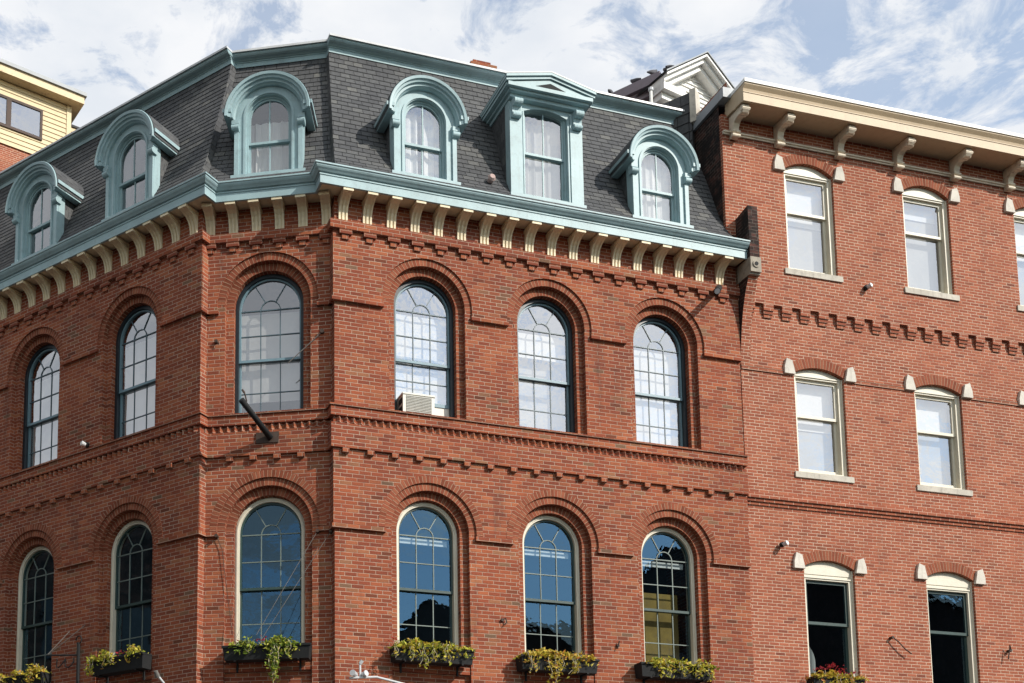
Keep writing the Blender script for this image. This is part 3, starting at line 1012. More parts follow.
def arch_dormer(fr, c, curtain, k=1.0):
    """round-headed dormer: front frame, hood, barrel roof, cheeks, sash"""
    P = fr.P
    hs = 13.95
    hb = 12.83
    of = 0.10
    w = 0.585 * k
    root = None
    m = MB()
    n = 28
    outer = [(c - w, hb), (c + w, hb)] + [(c + 0.60 * k * cos(pi * i / n), hs + 0.56 * sin(pi * i / n)) for i in range(n + 1)]
    gw = 0.385 * k
    hole = arch(c, gw, hb + 0.07, hs, n)
    hole = [(c + (s - c), h) for s, h in hole]
    layer(m, fr, outer, [hole], of, of - 0.16)
    # raised edge strips and inner bead
    for sg in (-1, 1):
        a, b = sorted((c + sg * (w + 0.002), c + sg * (w - 0.075)))
        boxf(m, fr, a, b, hb, hs - 0.20, of - 0.05, of + 0.035)
        a, b = sorted((c + sg * (gw + 0.05), c + sg * (gw + 0.012)))
        boxf(m, fr, a, b, hb + 0.02, hs, of - 0.02, of + 0.02)
        # console with scroll below the hood
        a, b = sorted((c + sg * (w + 0.045), c + sg * (w - 0.085)))
        boxf(m, fr, a, b, hs - 0.15, hs - 0.07, of - 0.05, of + 0.075)
        pts = []
        for i in range(11):
            t = pi * i / 10
            pts.append((of + 0.05 + 0.055 * sin(t), hs - 0.21 + 0.055 * cos(t)))
        profile_slab(m, fr, [(of - 0.04, hs - 0.155)] + pts + [(of - 0.04, hs - 0.265)], a, b)
    ring(m, fr, c, hs, gw + 0.012, gw + 0.05, of + 0.02, of - 0.02, edge_in=True, edge_out=True)
    # sill
    boxf(m, fr, c - w - 0.055, c + w + 0.055, hb - 0.045, hb + 0.012, of - 0.2, of + 0.075)
    dorm = m.build('dormer', TEAL, bld)
    # hood moulding swept round the arch, with short upright ears
    hs0 = hs; hs = 13.915
    pr = [(0.575, of - 0.02), (0.575, of + 0.05), (0.59, of + 0.07), (0.597, of + 0.105), (0.635, of + 0.11), (0.64, of + 0.15), (0.675, of + 0.16), (0.68, of + 0.19),
          (0.725, of + 0.20), (0.735, of + 0.185), (0.735, of - 0.05)]
    m = MB()
    path = [(1, -0.025)] + [(None, pi * i / 32) for i in range(33)] + [(-1, -0.025)]

    def hp(j, kk):
        r, o = pr[kk]
        tg, v = path[j]
        if tg is None: return P(c + r * k * cos(v), hs + r * sin(v), o)
        return P(c + tg * r * k, hs + v, o)
    for j in range(len(path) - 1):
        for kk in range(len(pr) - 1):
            m.face([hp(j, kk), hp(j + 1, kk), hp(j + 1, kk + 1), hp(j, kk + 1)])
    for j in (0, len(path) - 1):
        m.face([hp(j, kk) for kk in range(len(pr))])
    # side cornice running back into the slates
    for sg in (-1, 1):
        ob = roof_o(hs) - 0.1
        for a_, b_, h0_, h1_ in ((0.60, 0.735, -0.03, 0.055), (0.62, 0.765, 0.057, 0.125)):
            a, b = sorted((c + sg * a_ * k, c + sg * b_ * k))
            boxf(m, fr, a, b, hs + h0_, hs + h1_, ob, of + 0.14 + (b_ - 0.735))
    m.build('hood', TEAL, dorm)
    # barrel roof
    m = MB()
    for i in range(24):
        t0, t1 = pi * i / 24, pi * (i + 1) / 24
        hh = hs + 0.75 * max(sin(t0), sin(t1))
        ob = roof_o(min(hh, 15.9)) - 0.15
        q = lambda t, o: P(c + 0.747 * k * cos(t), hs + 0.747 * sin(t), o)
        ks = 6
        for j in range(ks):
            oa, ob_ = of + 0.175 + (ob - of - 0.175) * j / ks, of + 0.175 + (ob - of - 0.175) * (j + 1) / ks
            m.face([q(t0, oa), q(t1, oa), q(t1, ob_), q(t0, ob_)], [(t0 * 0.8, j + 30.), (t1 * 0.8, j + 30.), (t1 * 0.8, j + 31.), (t0 * 0.8, j + 31.)])
    m.build('dormer_roof', SLATE, dorm)
    hs = hs0
    for sg in (-1, 1):
        m = MB()
        for j in range(9):
            h0_, h1_ = hb - 0.1 + j * (hs - hb + 0.1) / 9, hb - 0.1 + (j + 1) * (hs - hb + 0.1) / 9
            s_ = c + sg * (w - 0.012)
            m.face([P(s_, h0_, of - 0.05), P(s_, h0_, roof_o(h0_ if h0_ > 12.66 else 12.67) - 0.1), P(s_, h1_, roof_o(h1_) - 0.1), P(s_, h1_, of - 0.05)],
                   [(0.0, 40. + j), (0.8, 40. + j), (0.8, 41. + j), (0.0, 41. + j)])
        m.build('cheek', SLATE, dorm)
    sash_set(fr, c, gw, hb + 0.07, hs, of, 13.50, dorm, curtain, round_=True)
    return dorm


def sash_set(fr, c, gw, hb, hs, of, rail, dorm, curtain, round_=True, rise=0.08):
    P = fr.P
    o1 = of - 0.06
    mk = (lambda w_, b_: arch(c, w_, b_, hs)) if round_ else (lambda w_, b_: segarch(c, w_, b_, hs, rise * w_ / gw))
    m = MB()
    layer(m, fr, mk(gw + 0.004, hb), [mk(gw - 0.028, hb + 0.03)], o1, o1 - 0.09)
    w2 = gw - 0.026
    top = [(s, h) for s, h in mk(w2, rail - 0.02)]
    topi = [(s, h) for s, h in mk(w2 - 0.035, rail + 0.025)]
    layer(m, fr, top, [topi], o1 - 0.025, o1 - 0.06)
    layer(m, fr, [(c - w2, hb + 0.03), (c + w2, hb + 0.03), (c + w2, rail + 0.022), (c - w2, rail + 0.022)],
          [[(c - w2 + .035, hb + 0.085), (c + w2 - .035, hb + 0.085), (c + w2 - .035, rail - 0.02), (c - w2 + .035, rail - 0.02)]], o1 - 0.062, o1 - 0.10)
    apex = hs + (w2 if round_ else rise)
    bar(m, fr, c, rail, c, apex - 0.005, 0.022, o1 - 0.055, o1 - 0.033)
    bar(m, fr, c, hb + 0.05, c, rail, 0.022, o1 - 0.092, o1 - 0.07)
    m.build('sash', TEAL, dorm)
    m = MB()
    quadsheet(m, fr, mk(w2 - 0.02, rail), o1 - 0.045)
    quadsheet(m, fr, [(c - w2 + .02, hb + 0.05), (c + w2 - .02, hb + 0.05), (c + w2 - .02, rail), (c - w2 + .02, rail)], o1 - 0.082)
    m.build('pane', GLASS_DORM, dorm, weld=False)
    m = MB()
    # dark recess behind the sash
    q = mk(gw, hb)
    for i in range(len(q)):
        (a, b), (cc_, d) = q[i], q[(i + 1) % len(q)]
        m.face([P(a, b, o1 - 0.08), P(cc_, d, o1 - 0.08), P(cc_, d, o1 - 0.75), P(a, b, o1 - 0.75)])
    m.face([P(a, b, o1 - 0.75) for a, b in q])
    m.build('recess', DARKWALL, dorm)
    if curtain:
        kind, ht = curtain
        m = MB()
        N = 20
        for i in range(N):
            a, b = c - gw + .01 + 2 * (gw - .01) * i / N, c - gw + .01 + 2 * (gw - .01) * (i + 1) / N
            wv = lambda s: 0.02 * sin(s * 40 + c) + 0.012 * sin(s * 93)
            if kind == 'pair':
                md = (a + b) / 2 - c
                if abs(md) < 0.04 : continue
            def tp(s):
                if not round_: return min(ht, hs)
                return min(ht, hs + sqrt(max(gw * gw - (s - c) ** 2, 0)) - 0.02)
            m.face([P(a, hb, o1 - 0.2 + wv(a)), P(b, hb, o1 - 0.2 + wv(b)), P(b, tp(b), o1 - 0.2 + wv(b)), P(a, tp(a), o1 - 0.2 + wv(a))],
                   [(a, hb), (b, hb), (b, tp(b)), (a, tp(a))])
        m.build('curtain', CURTAIN if kind != 'grey' else CURTAIN_GREY, dorm)


arch_dormer(F, 1.635, ('pair', 14.25))
arch_dormer(F, 6.315, ('full', 14.3))
arch_dormer(Cc, 1.155, ('full', 13.99), 1.03)
arch_dormer(L, 1.66, None)
arch_dormer(L, 4.15, None)

# pedimented dormer
P = F.P
c, hb, of = 3.985, 12.84, 0.10
w, ht = 0.72, 14.66
m = MB()
layer(m, F, [(c - w, hb), (c + w, hb), (c + w, ht + 0.04), (c - w, ht + 0.04)], [segarch(c, 0.425, hb + 0.07, 14.52, 0.09)], of, of - 0.16)
for sg in (-1, 1):
    a, b = sorted((c + sg * (w + 0.003), c + sg * (w - 0.24)))
    boxf(m, F, a, b, hb, ht - 0.05, of - 0.05, of + 0.03)
    a, b = sorted((c + sg * 0.46, c + sg * 0.435))
    boxf(m, F, a, b, hb, 14.5, of - 0.03, of + 0.018)
boxf(m, F, c - w - 0.03, c + w + 0.03, hb - 0.045, hb + 0.012, of - 0.2, of + 0.07)
ped = m.build('dormer', TEAL, bld)
for sg in (-1, 1):
    m = MB()
    for dx in (-0.055, 0.0, 0.055):
        cc_ = c + sg * (w - 0.11) + dx
        prof_c = [(of + 0.02, 14.31), (of + 0.06, 14.30)] + [(of + 0.075 + 0.045 * sin(pi * i / 6), 14.345 - 0.045 * cos(pi * i / 6)) for i in range(7)] + \
                 [(of + 0.075, 14.44), (of + 0.09, 14.50)] + [(of + 0.13 + 0.065 * sin(pi * i / 8), 14.565 - 0.065 * cos(pi * i / 8)) for i in range(9)] + [(of + 0.02, 14.64)]
        profile_slab(m, F, prof_c, cc_ - 0.026, cc_ + 0.026)
    m.build('console', TEAL, ped)
m = MB()
hw = 0.86
ob = roof_o(14.7) - 0.15
# horizontal cornice in steps
boxf(m, F, c - w - 0.02, c + w + 0.02, 14.665, 14.73, ob, of + 0.10)
boxf(m, F, c - hw + 0.07, c + hw - 0.07, 14.732, 14.775, ob, of + 0.18)
boxf(m, F, c - hw + 0.02, c + hw - 0.02, 14.777, 14.845, ob, of + 0.245)
# raking cornice
ap, bs = 15.045, 14.847


def rake(mb, x0, x1, lo, hi, o0, o1, mi=0):
    for sg in (-1, 1):
        q = [(c + sg * x0, bs + lo), (c + sg * x0, bs + hi), (c, ap + hi - (0)), (c, ap + lo)]
        mb.face([F.P(a, b, o1) for a, b in q], None, mi)
        for i in range(4):
            (a, b), (cc2, d) = q[i], q[(i + 1) % 4]
            mb.face([F.P(a, b, o0), F.P(cc2, d, o0), F.P(cc2, d, o1), F.P(a, b, o1)], None, mi)


rake(m, hw, 0, -0.06, 0.0, ob - 0.6, of + 0.20)
rake(m, hw + 0.02, 0, 0.002, 0.05, ob - 0.6, of + 0.25)
rake(m, hw + 0.03, 0, 0.052, 0.10, ob - 0.6, of + 0.28)
m.face([F.P(c - hw + .05, 14.847, of + 0.222), F.P(c + hw - .05, 14.847, of + 0.222), F.P(c, ap - .01, of + 0.222)])
m.build('pediment', TEAL, ped)
m = MB()
q = [(c - 0.30, 14.862), (c + 0.30, 14.862), (c, 14.965)]
m.face([F.P(a, b, of + 0.228) for a, b in q])
m.face([F.P(q[0][0], q[0][1], of + 0.228), F.P(q[1][0], q[1][1], of + 0.228), F.P(q[1][0], q[1][1], of + 0.19), F.P(q[0][0], q[0][1], of + 0.19)])
m.build('vent', BLACK, ped)
m = MB()
for sg in (-1, 1):
    q = [(c + sg * (hw + 0.035), bs + 0.103), (c, ap + 0.103)]
    m.face([F.P(q[0][0], q[0][1], of + 0.285), F.P(q[1][0], q[1][1], of + 0.285), F.P(q[1][0], q[1][1], ob - 0.6), F.P(q[0][0], q[0][1], ob - 0.6)])
    m.face([F.P(q[0][0], q[0][1], of + 0.285), F.P(q[1][0], q[1][1], of + 0.285), F.P(q[1][0], q[1][1] + .02, of + 0.285), F.P(q[0][0], q[0][1] + .02, of + 0.285)])
m.build('dormer_roof', GALV, ped)
for sg in (-1, 1):
    m = MB()
    for j in range(12):
        h0_, h1_ = hb - 0.1 + j * (ht - hb + 0.2) / 12, hb - 0.1 + (j + 1) * (ht - hb + 0.2) / 12
        s_ = c + sg * (w - 0.012)
        m.face([P(s_, h0_, of - 0.05), P(s_, h0_, roof_o(max(h0_, 12.67)) - 0.1), P(s_, h1_, roof_o(h1_) - 0.1), P(s_, h1_, of - 0.05)],
               [(0.0, 60. + j), (0.8, 60. + j), (0.8, 61. + j), (0.0, 61. + j)])
    m.build('cheek', SLATE, ped)
sash_set(F, c, 0.425, hb + 0.07, 14.52, of, 13.76, ped, ('grey', 14.5), round_=False, rise=0.09)

# chimney behind the roof edge and a small round vent on the slates
m = MB()
cx_, cy_ = 4.55, 24.3
ch = bpy.data.objects['roof_deck']
fr_ch = Frame((F.P(4.25, 0, -3.0).x, F.P(4.25, 0, -3.0).y), dF, nF)
boxf(m, fr_ch, -0.26, 0.26, 15.9, 17.86, -0.4, 0.0, back=True)
boxf(m, fr_ch, -0.30, 0.30, 17.862, 17.95, -0.44, 0.04, back=True)
boxf(m, fr_ch, -0.2, 0.2, 17.952, 18.08, -0.34, -0.06, back=True)
m.build('chimney', BRICK, bld)
m = MB()
vc = F.P(2.92, 13.10, roof_o(13.1))
tube(m, [vc, vc + Vector((nF.x, nF.y, 0.25)) * 0.10], 0.055, 12)
tube(m, [vc + Vector((nF.x, nF.y, 0.25)) * 0.09, vc + Vector((nF.x, nF.y, 0.25)) * 0.13], [0.075, 0.05], 12)
m.build('roof_vent', painted('pink_clay', (0.50, 0.36, 0.33), 0.2, 0.8), bld)

# ------------------------------------------------------------------ row building on the right
rb = thing('row_building', 'plain red brick building with segmental windows, white keystones and bracketed tan cornice', 'building', R.P(0, -H0, 0))
WINC = [1.72, 4.44, 7.15]
ROWS = [(12.38, 14.45, 0.19, 'u'), (8.37, 10.35, 0.14, 'm'), (4.27, 6.57, 0.15, 'l')]
SHIFT = {'u': -0.036, 'm': 0.010, 'l': 0.034}
OFFS = {'u': 0.048, 'm': -0.012, 'l': -0.045}
bands = {'u': (11.61, 15.35), 'm': (7.83, 11.61), 'l': (-H0, 7.83)}
WHW = 0.555
m = MB()
for (hb, hs, rise, ky) in ROWS:
    lo, hi = bands[ky]
    o = OFFS[ky]
    holes = [segarch(c + SHIFT[ky], WHW, hb, hs, rise) for c in WINC]
    x0 = 0.028
    outer = [(x0, lo), (WR_, lo), (WR_, hi), (x0, hi)]
    if ky == 'u':
        outer = [(0.0, lo), (WR_, lo), (WR_, hi), (-0.2, hi), (-0.2, 12.9), (0.0, 12.9)]
    layer(m, R, outer, holes, o, o - 0.085, hole_back=o - 0.26, arcmi=1)
    for c in [q + SHIFT[ky] for q in WINC]:
        w_ = WHW; rad = (w_ * w_ + rise * rise) / (2 * rise); a0 = math.asin(w_ / rad)
        ring(m, R, c, hs + rise - rad, rad, rad + 0.19, o + 0.004, o, a0=pi / 2 - a0, a1=pi / 2 + a0, n=20, mi=1, edge_out=True)
# stepped band above the lower storey, thin string between the middle keystones
for i, (h0_, h1_, o_) in enumerate(((7.655, 7.71, -0.022), (7.715, 7.77, 0.006), (7.775, 7.835, 0.035), (7.835, 7.89, 0.012))):
    boxf(m, R, 0.028, WR_, h0_, h1_, -0.15, o_)
xs = [0.03] + [x for c in WINC for x in (c - WHW - 0.2, c + WHW + 0.2)] + [WR_]
for a, b in zip(xs[::2], xs[1::2]):
    boxf(m, R, a, b, 10.275, 10.325, -0.1, 0.010)
    boxf(m, R, a, b, 10.34, 10.375, -0.1, 0.002)
m.build('wall', [BRICK_R, BRICK_ARCH], rb)
dn = MB()
boxf(dn, LOC, -0.108, 0.108, 0.125, 0.256, -0.07, 0.051, back=False)
boxf(dn, LOC, -0.10, 0.10, 0.062, 0.123, -0.07, 0.032)
boxf(dn, LOC, -0.088, 0.088, 0.0, 0.060, -0.07, 0.014)
DEN = shared('corbel', dn, BRICK_R)
x = 0.24
while x < WR_ - 0.1:
    place('corbel', DEN, R.mat(x, 11.355, 0.0), rb)
    x += 0.4055
kb = MB()
kq = [(-0.12, 0.0), (0.12, 0.0), (0.12, 0.20), (0.045, 0.275), (-0.075, 0.30), (-0.12, 0.22)]
kqs = [(-0.12, -0.02), (0.115, -0.02), (0.115, 0.0), (0.075, 0.235), (-0.055, 0.285), (-0.115, 0.0)]


def keystone_mesh(sg):
    mb = MB()
    q = [(-0.12 * sg, -0.03), (0.115 * sg, -0.03), (0.055 * sg, 0.23), (-0.065 * sg, 0.27), (-0.115 * sg, 0.1)]
    for i in range(len(q)):
        (a, b), (c_, d) = q[i], q[(i + 1) % len(q)]
        mb.face([(a, 0.0, b), (c_, 0.0, d), (c_, 0.055, d), (a, 0.055, b)])
    mb.face([(a, 0.055, b) for a, b in q])
    return shared('keystone', mb, STONE)


KS = {1: keystone_mesh(1), -1: keystone_mesh(-1)}
for (hb, hs, rise, ky) in ROWS:
    o = OFFS[ky]
    for i, c in enumerate(q + SHIFT[ky] for q in WINC):
        for sg in (-1, 1):
            # local x runs opposite to s in this frame helper
            place('keystone', KS[sg], R.mat(c + sg * (WHW + 0.115), hs - 0.03, o), rb)
        m = MB()
        boxf(m, R, c - WHW - 0.09, c + WHW + 0.09, hb - 0.10, hb + 0.012, o - 0.25, o + 0.028)
        sill = m.build('sill', GRANITE, rb)
        # window
        low = ky == 'l'
        m = MB()
        fo = o - 0.075
        head = 0.30 if low else 0.13
        flat_top = hs + rise - 0.10 - (0.12 if low else 0.02)
        outl = segarch(c, WHW - 0.004, hb + 0.012, hs, rise)
        inn = [(c - WHW + 0.085, hb + 0.075), (c + WHW - 0.085, hb + 0.075), (c + WHW - 0.085, hs - (0.22 if low else 0.06)), (c - WHW + 0.085, hs - (0.22 if low else 0.06))]
        layer(m, R, outl, [inn], fo, fo - 0.14)
        inn0 = [(c - WHW + 0.045, hb + 0.045), (c + WHW - 0.045, hb + 0.045), (c + WHW - 0.045, inn[2][1] + 0.035), (c - WHW + 0.045, inn[2][1] + 0.035)]
        for (a, b, h0_, h1_) in ((c - WHW, c - WHW + 0.03, hb + .03, hs), (c + WHW - 0.03, c + WHW, hb + .03, hs)):
            boxf(m, R, a + .003, b - .003, h0_, h1_, fo - 0.05, fo + 0.025)
        boxf(m, R, c - WHW + 0.032, c + WHW - 0.032, inn[2][1] + 0.03, inn[2][1] + 0.055, fo - 0.02, fo + 0.018)
        if low:
            boxf(m, R, c - WHW + 0.06, c + WHW - 0.06, inn[2][1] + 0.10, hs + 0.0, fo - 0.02, fo + 0.012)
        win = m.build('window', CREAM_WIN, rb)
        x0, x1, h0_, h1_ = inn[0][0], inn[1][0], inn[0][1], inn[2][1]
        rail = {'u': 13.66, 'm': 9.55, 'l': 5.53}[ky]
        m = MB()
        sw = 0.055
        layer(m, R, [(x0, rail - 0.025), (x1, rail - 0.025), (x1, h1_), (x0, h1_)], [[(x0 + sw, rail + 0.03), (x1 - sw, rail + 0.03), (x1 - sw, h1_ - sw), (x0 + sw, h1_ - sw)]], fo - 0.05, fo - 0.09)
        layer(m, R, [(x0, h0_), (x1, h0_), (x1, rail + 0.025), (x0, rail + 0.025)], [[(x0 + sw, h0_ + 0.085), (x1 - sw, h0_ + 0.085), (x1 - sw, rail - 0.028), (x0 + sw, rail - 0.028)]], fo - 0.095, fo - 0.13)
        m.build('sash', GREEN_SASH if low else CREAM_WIN, win)
        m = MB()
        quadsheet(m, R, [(x0 + .02, rail), (x1 - .02, rail), (x1 - .02, h1_ - .02), (x0 + .02, h1_ - .02)], fo - 0.072)
        quadsheet(m, R, [(x0 + .02, h0_ + .02), (x1 - .02, h0_ + .02), (x1 - .02, rail), (x0 + .02, rail)], fo - 0.115)
        m.build('pane', GLASS_DARK if low else GLASS_WHITE, win, weld=False)
        m = MB()
        if not low:
            bot = {('u', 0): 13.45, ('u', 1): 13.9, ('m', 0): 9.0, ('m', 1): 9.4}.get((ky, i), 13.0)
            bot = hb + 0.05
            mid = {('u', 0): 13.50, ('u', 1): 14.08, ('m', 0): 9.35, ('m', 1): 9.6}.get((ky, i), hb + 1.2)
            quadsheet(m, R, [(x0, mid), (x1, mid), (x1, h1_), (x0, h1_)], fo - 0.22)
            m.build('blind', BLIND, win)
            m = MB()
            quadsheet(m, R, [(x0, bot), (x1, bot), (x1, mid + .02), (x0, mid + .02)], fo - 0.24)
            m.build('inner_sheet', CURTAIN_GREY, win)
        elif i == 0:
            N = 10
            for j in range(N):
                a, b = c - 0.40 + 0.30 * j / N, c - 0.40 + 0.30 * (j + 1) / N
                tp = lambda s: 5.15 - 2.2 * abs(s - (c - 0.22))
                m.face([R.P(a, 4.2, -0.42 + .02 * sin(j)), R.P(b, 4.2, -0.42 + .02 * sin(j + 1)), R.P(b, tp(b), -0.42 + .02 * sin(j + 1)), R.P(a, tp(a), -0.42 + .02 * sin(j))])
            m.build('curtain', CURTAIN_GREY, win)
# cornice of the row building
m = MB()
E0 = -0.09
E1 = WR_
corn = [(0.02, 15.305), (0.26, 15.30), (0.26, 15.287), (0.52, 15.283), (0.52, 15.265), (0.585, 15.265), (0.585, 15.43), (0.595, 15.435), (0.595, 15.45), (0.575, 15.455), (0.59, 15.51), (0.625, 15.555),
        (0.64, 15.575), (0.64, 15.60), (0.02, 15.66)]
for a, b in zip(corn, corn[1:]):
    m.face([R.P(E0, a[1], a[0]), R.P(E1, a[1], a[0]), R.P(E1, b[1], b[0]), R.P(E0, b[1], b[0])])
for s in (E0, E1): m.face([R.P(s, h, o) for o, h in corn])
m.build('cornice', TAN, rb)
m = MB()
boxf(m, R, E0 - 0.01, E1, 15.602, 15.67, 0.2, 0.66)
m.build('gutter', WHITE, rb)
m = MB()
boxf(m, R, -0.2, WR_, 14.925, 14.955, 0.062, 0.085)
boxf(m, R, -0.2, WR_, 14.955, 14.985, 0.062, 0.11)
m.build('moulding', CREAM_OLD, rb)
bk = MB()
side = [(0.06, 0.0), (0.12, -0.02), (0.165, 0.0), (0.175, 0.08), (0.175, 0.17), (0.205, 0.245), (0.27, 0.285), (0.35, 0.29), (0.41, 0.27), (0.47, 0.275), (0.51, 0.32), (0.51, 0.40), (0.48, 0.435), (0.06, 0.44)]
profile_slab(bk, LOC, side, -0.065, 0.065)
for (o_, h_, r_) in ((0.475, 0.35, 0.045), (0.425, 0.30, 0.038), (0.36, 0.30, 0.03), (0.165, 0.02, 0.034), (0.17, 0.10, 0.03)):
    tubep = [Vector((-0.085, o_, h_)), Vector((0.085, o_, h_))]
    tube(bk, tubep, r_, 10)
BRK2 = shared('bracket', bk, CREAM_OLD)
for s in (0.02, 1.0, 2.36, 3.73, 5.09, 6.42, 7.8):
    place('bracket', BRK2, R.mat(s, 14.845, 0.0), rb)
# side wall, roof, rear
m = MB()
def rq(pts, mb=m):
    mb.face([R.P(s, h, o) for s, h, o in pts], [(o, h) if abs(pts[0][0] - pts[2][0]) < 1e-6 else (s, h) for s, h, o in pts])
rq([(-0.2, 12.2, -0.02), (-0.2, 12.2, -3.6), (-0.2, 15.6, -3.6), (-0.2, 15.6, -0.02)])
m.build('side_wall', BRICK_SOOT, rb)
m = MB()
rq([(-0.2, 9.0, -3.6), (-0.2, 9.0, -9), (-0.2, 15.3, -9), (-0.2, 15.3, -3.6)], m)
rq([(-0.2, -H0, -9), (WR_, -H0, -9), (WR_, 15.6, -9), (-0.2, 15.6, -9)], m)
rq([(WR_, -H0, -0.02), (WR_, -H0, -9), (WR_, 15.6, -9), (WR_, 15.6, -0.02)], m)
m.build('rear_wall', BRICK_R, rb)
m = MB()
rq([(-0.2, 15.55, 0.0), (WR_, 15.55, 0.0), (WR_, 15.4, -9), (-0.2, 15.4, -9)], m)
m.build('roof', TARROOF, rb)
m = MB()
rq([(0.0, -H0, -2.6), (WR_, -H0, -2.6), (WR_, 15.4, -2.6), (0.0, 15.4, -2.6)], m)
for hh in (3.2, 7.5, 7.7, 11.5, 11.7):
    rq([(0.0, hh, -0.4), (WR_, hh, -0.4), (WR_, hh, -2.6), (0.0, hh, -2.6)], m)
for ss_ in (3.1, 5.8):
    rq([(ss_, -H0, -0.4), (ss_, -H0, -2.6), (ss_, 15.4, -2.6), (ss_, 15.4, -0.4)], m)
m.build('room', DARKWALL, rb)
# metal flashing on the side wall
m = MB()
boxf(m, R, -0.26, 0.1, 15.58, 15.78, -2.2, 0.22, back=True)
m.build('flashing', LEAD, rb)
# party-wall pier that breaks forward at the eave of the corner building
m = MB()
prof_p = [(-0.6, 13.12), (0.42, 13.28), (0.43, 12.25), (-0.6, 12.25)]
profs = [(o, h) for o, h in prof_p]
for s in (0.01, 0.215):
    m.face([R.P(s, h, o) for o, h in profs], [(o, h) for o, h in profs], 0)
m.face([R.P(0.01, 13.28, 0.42), R.P(0.215, 13.28, 0.42), R.P(0.215, 12.25, 0.43), R.P(0.01, 12.25, 0.43)], [(0.01, 13.28), (0.215, 13.28), (0.215, 12.25), (0.01, 12.25)], 1)
m.face([R.P(0.01, 13.28, 0.42), R.P(0.215, 13.28, 0.42), R.P(0.215, 13.12, -0.6), R.P(0.01, 13.12, -0.6)], None, 0)
m.face([R.P(0.01, 12.25, 0.43), R.P(0.215, 12.25, 0.43), R.P(0.215, 12.25, 0.0), R.P(0.01, 12.25, 0.0)], None, 0)
# brick fin that tapers back under the corbel stone
fin = [(0.0, 10.36), (0.02, 10.5), (0.05, 10.75), (0.09, 11.05), (0.15, 11.35), (0.24, 11.65), (0.36, 11.92), (0.0, 11.92)]
for s in (0.012, 0.213):
    m.face([R.P(s, h, o) for o, h in fin], [(o, h) for o, h in fin], 0)  # side faces of the fin: their shade is painted in with sooty brick
for (a, b), (c_, d) in zip(fin, fin[1:-1]):
    m.face([R.P(0.012, b, a), R.P(0.213, b, a), R.P(0.213, d, c_), R.P(0.012, d, c_)], [(0.012, b), (0.213, b), (0.213, d), (0.012, d)], 2)
m.face([R.P(0.012, 11.92, 0.36), R.P(0.213, 11.92, 0.36), R.P(0.213, 11.92, 0.0), R.P(0.012, 11.92, 0.0)], None, 0)
fw_ = m.build('party_wall_pier', [BRICK_SOOT, BRICK_SOOT, BRICK_R], rb, weld=False)
m = MB()
boxf(m, R, 0.0, 0.225, 11.96, 12.25, -0.3, 0.45)
boxf(m, R, 0.0, 0.225, 11.925, 11.957, -0.3, 0.41)
# round boss on the stone face
tube(m, [R.P(0.112, 12.11, 0.44), R.P(0.112, 12.11, 0.466)], 0.07, 14)
m.build('corbel_stone', painted('sooty_stone', (0.36, 0.32, 0.26), 0.25, 0.85, 0.6, (0.07, 0.06, 0.05)), fw_)
m = MB()
tube(m, [R.P(0.112, 12.11, 0.46), R.P(0.112, 12.11, 0.472)], 0.038, 12)
m.build('boss', BLACK, fw_)

# ------------------------------------------------------------------ things fixed to the walls
# window air conditioner
ac = thing('air_conditioner', 'off white box air conditioner sitting in an open sash window above the string course', 'air conditioner', F.P(1.5, 8.58, -0.1))
m = MB()
boxf(m, F, 1.215, 1.79, 8.535, 8.92, -0.36, 0.015, back=True)
boxf(m, F, 1.205, 1.80, 8.895, 8.925, -0.36, 0.028, back=True)
m.build('housing', ACWHITE, ac)
m = MB()
boxf(m, F, 1.80, 2.20, 8.46, 8.89, -0.33, -0.30)
m.build('filler_panel', ACWHITE, ac)
m = MB()
for i in range(11):
    h_ = 8.59 + i * 0.027
    boxf(m, F, 1.275, 1.735, h_, h_ + 0.014, 0.005, 0.028)
m.build('grille', painted('grey_fins', (0.45, 0.44, 0.40), 0.2, 0.6), ac)
m = MB()
for h0_, h1_ in ((8.59, 8.70), (8.75, 8.85)):
    for o_ in (-0.16, -0.10, -0.04):
        boxf(m, F, 1.208, 1.218, h0_, h1_, o_ - 0.02, o_ + 0.02)
m.build('side_vent', BLACK, ac)

# flagpole socket on the chamfered corner
fp = thing('flagpole_bracket', 'short black flagpole bracket slanting out from a dark plate on the narrow corner wall', 'flagpole bracket', Cc.P(1.14, 8.08, 0.05))
m = MB()
boxf(m, Cc, 0.955, 1.345, 7.985, 8.17, 0.0, 0.105, back=True)
m.build('plate', RUST, fp)
m = MB()
b0, b1 = Cc.P(1.09, 8.06, 0.11), Cc.P(1.46, 8.47, 0.74)
tube(m, [b0, b0 + (b1 - b0) * 0.6, b1], [0.055, 0.048, 0.052], 12)
m.build('tube', BLACK, fp, smooth=True)
m = MB()
dd = (b1 - b0).normalized()
tube(m, [b1 - dd * 0.1 + Vector((0.03, 0, 0.05)), b1 + Vector((0.05, 0, 0.12))], 0.013, 6)
tube(m, [b1 + Vector((0.05, 0, 0.12)), b1 + Vector((0.01, -0.02, 0.17))], 0.018, 6)
m.build('hook', RUST, fp)

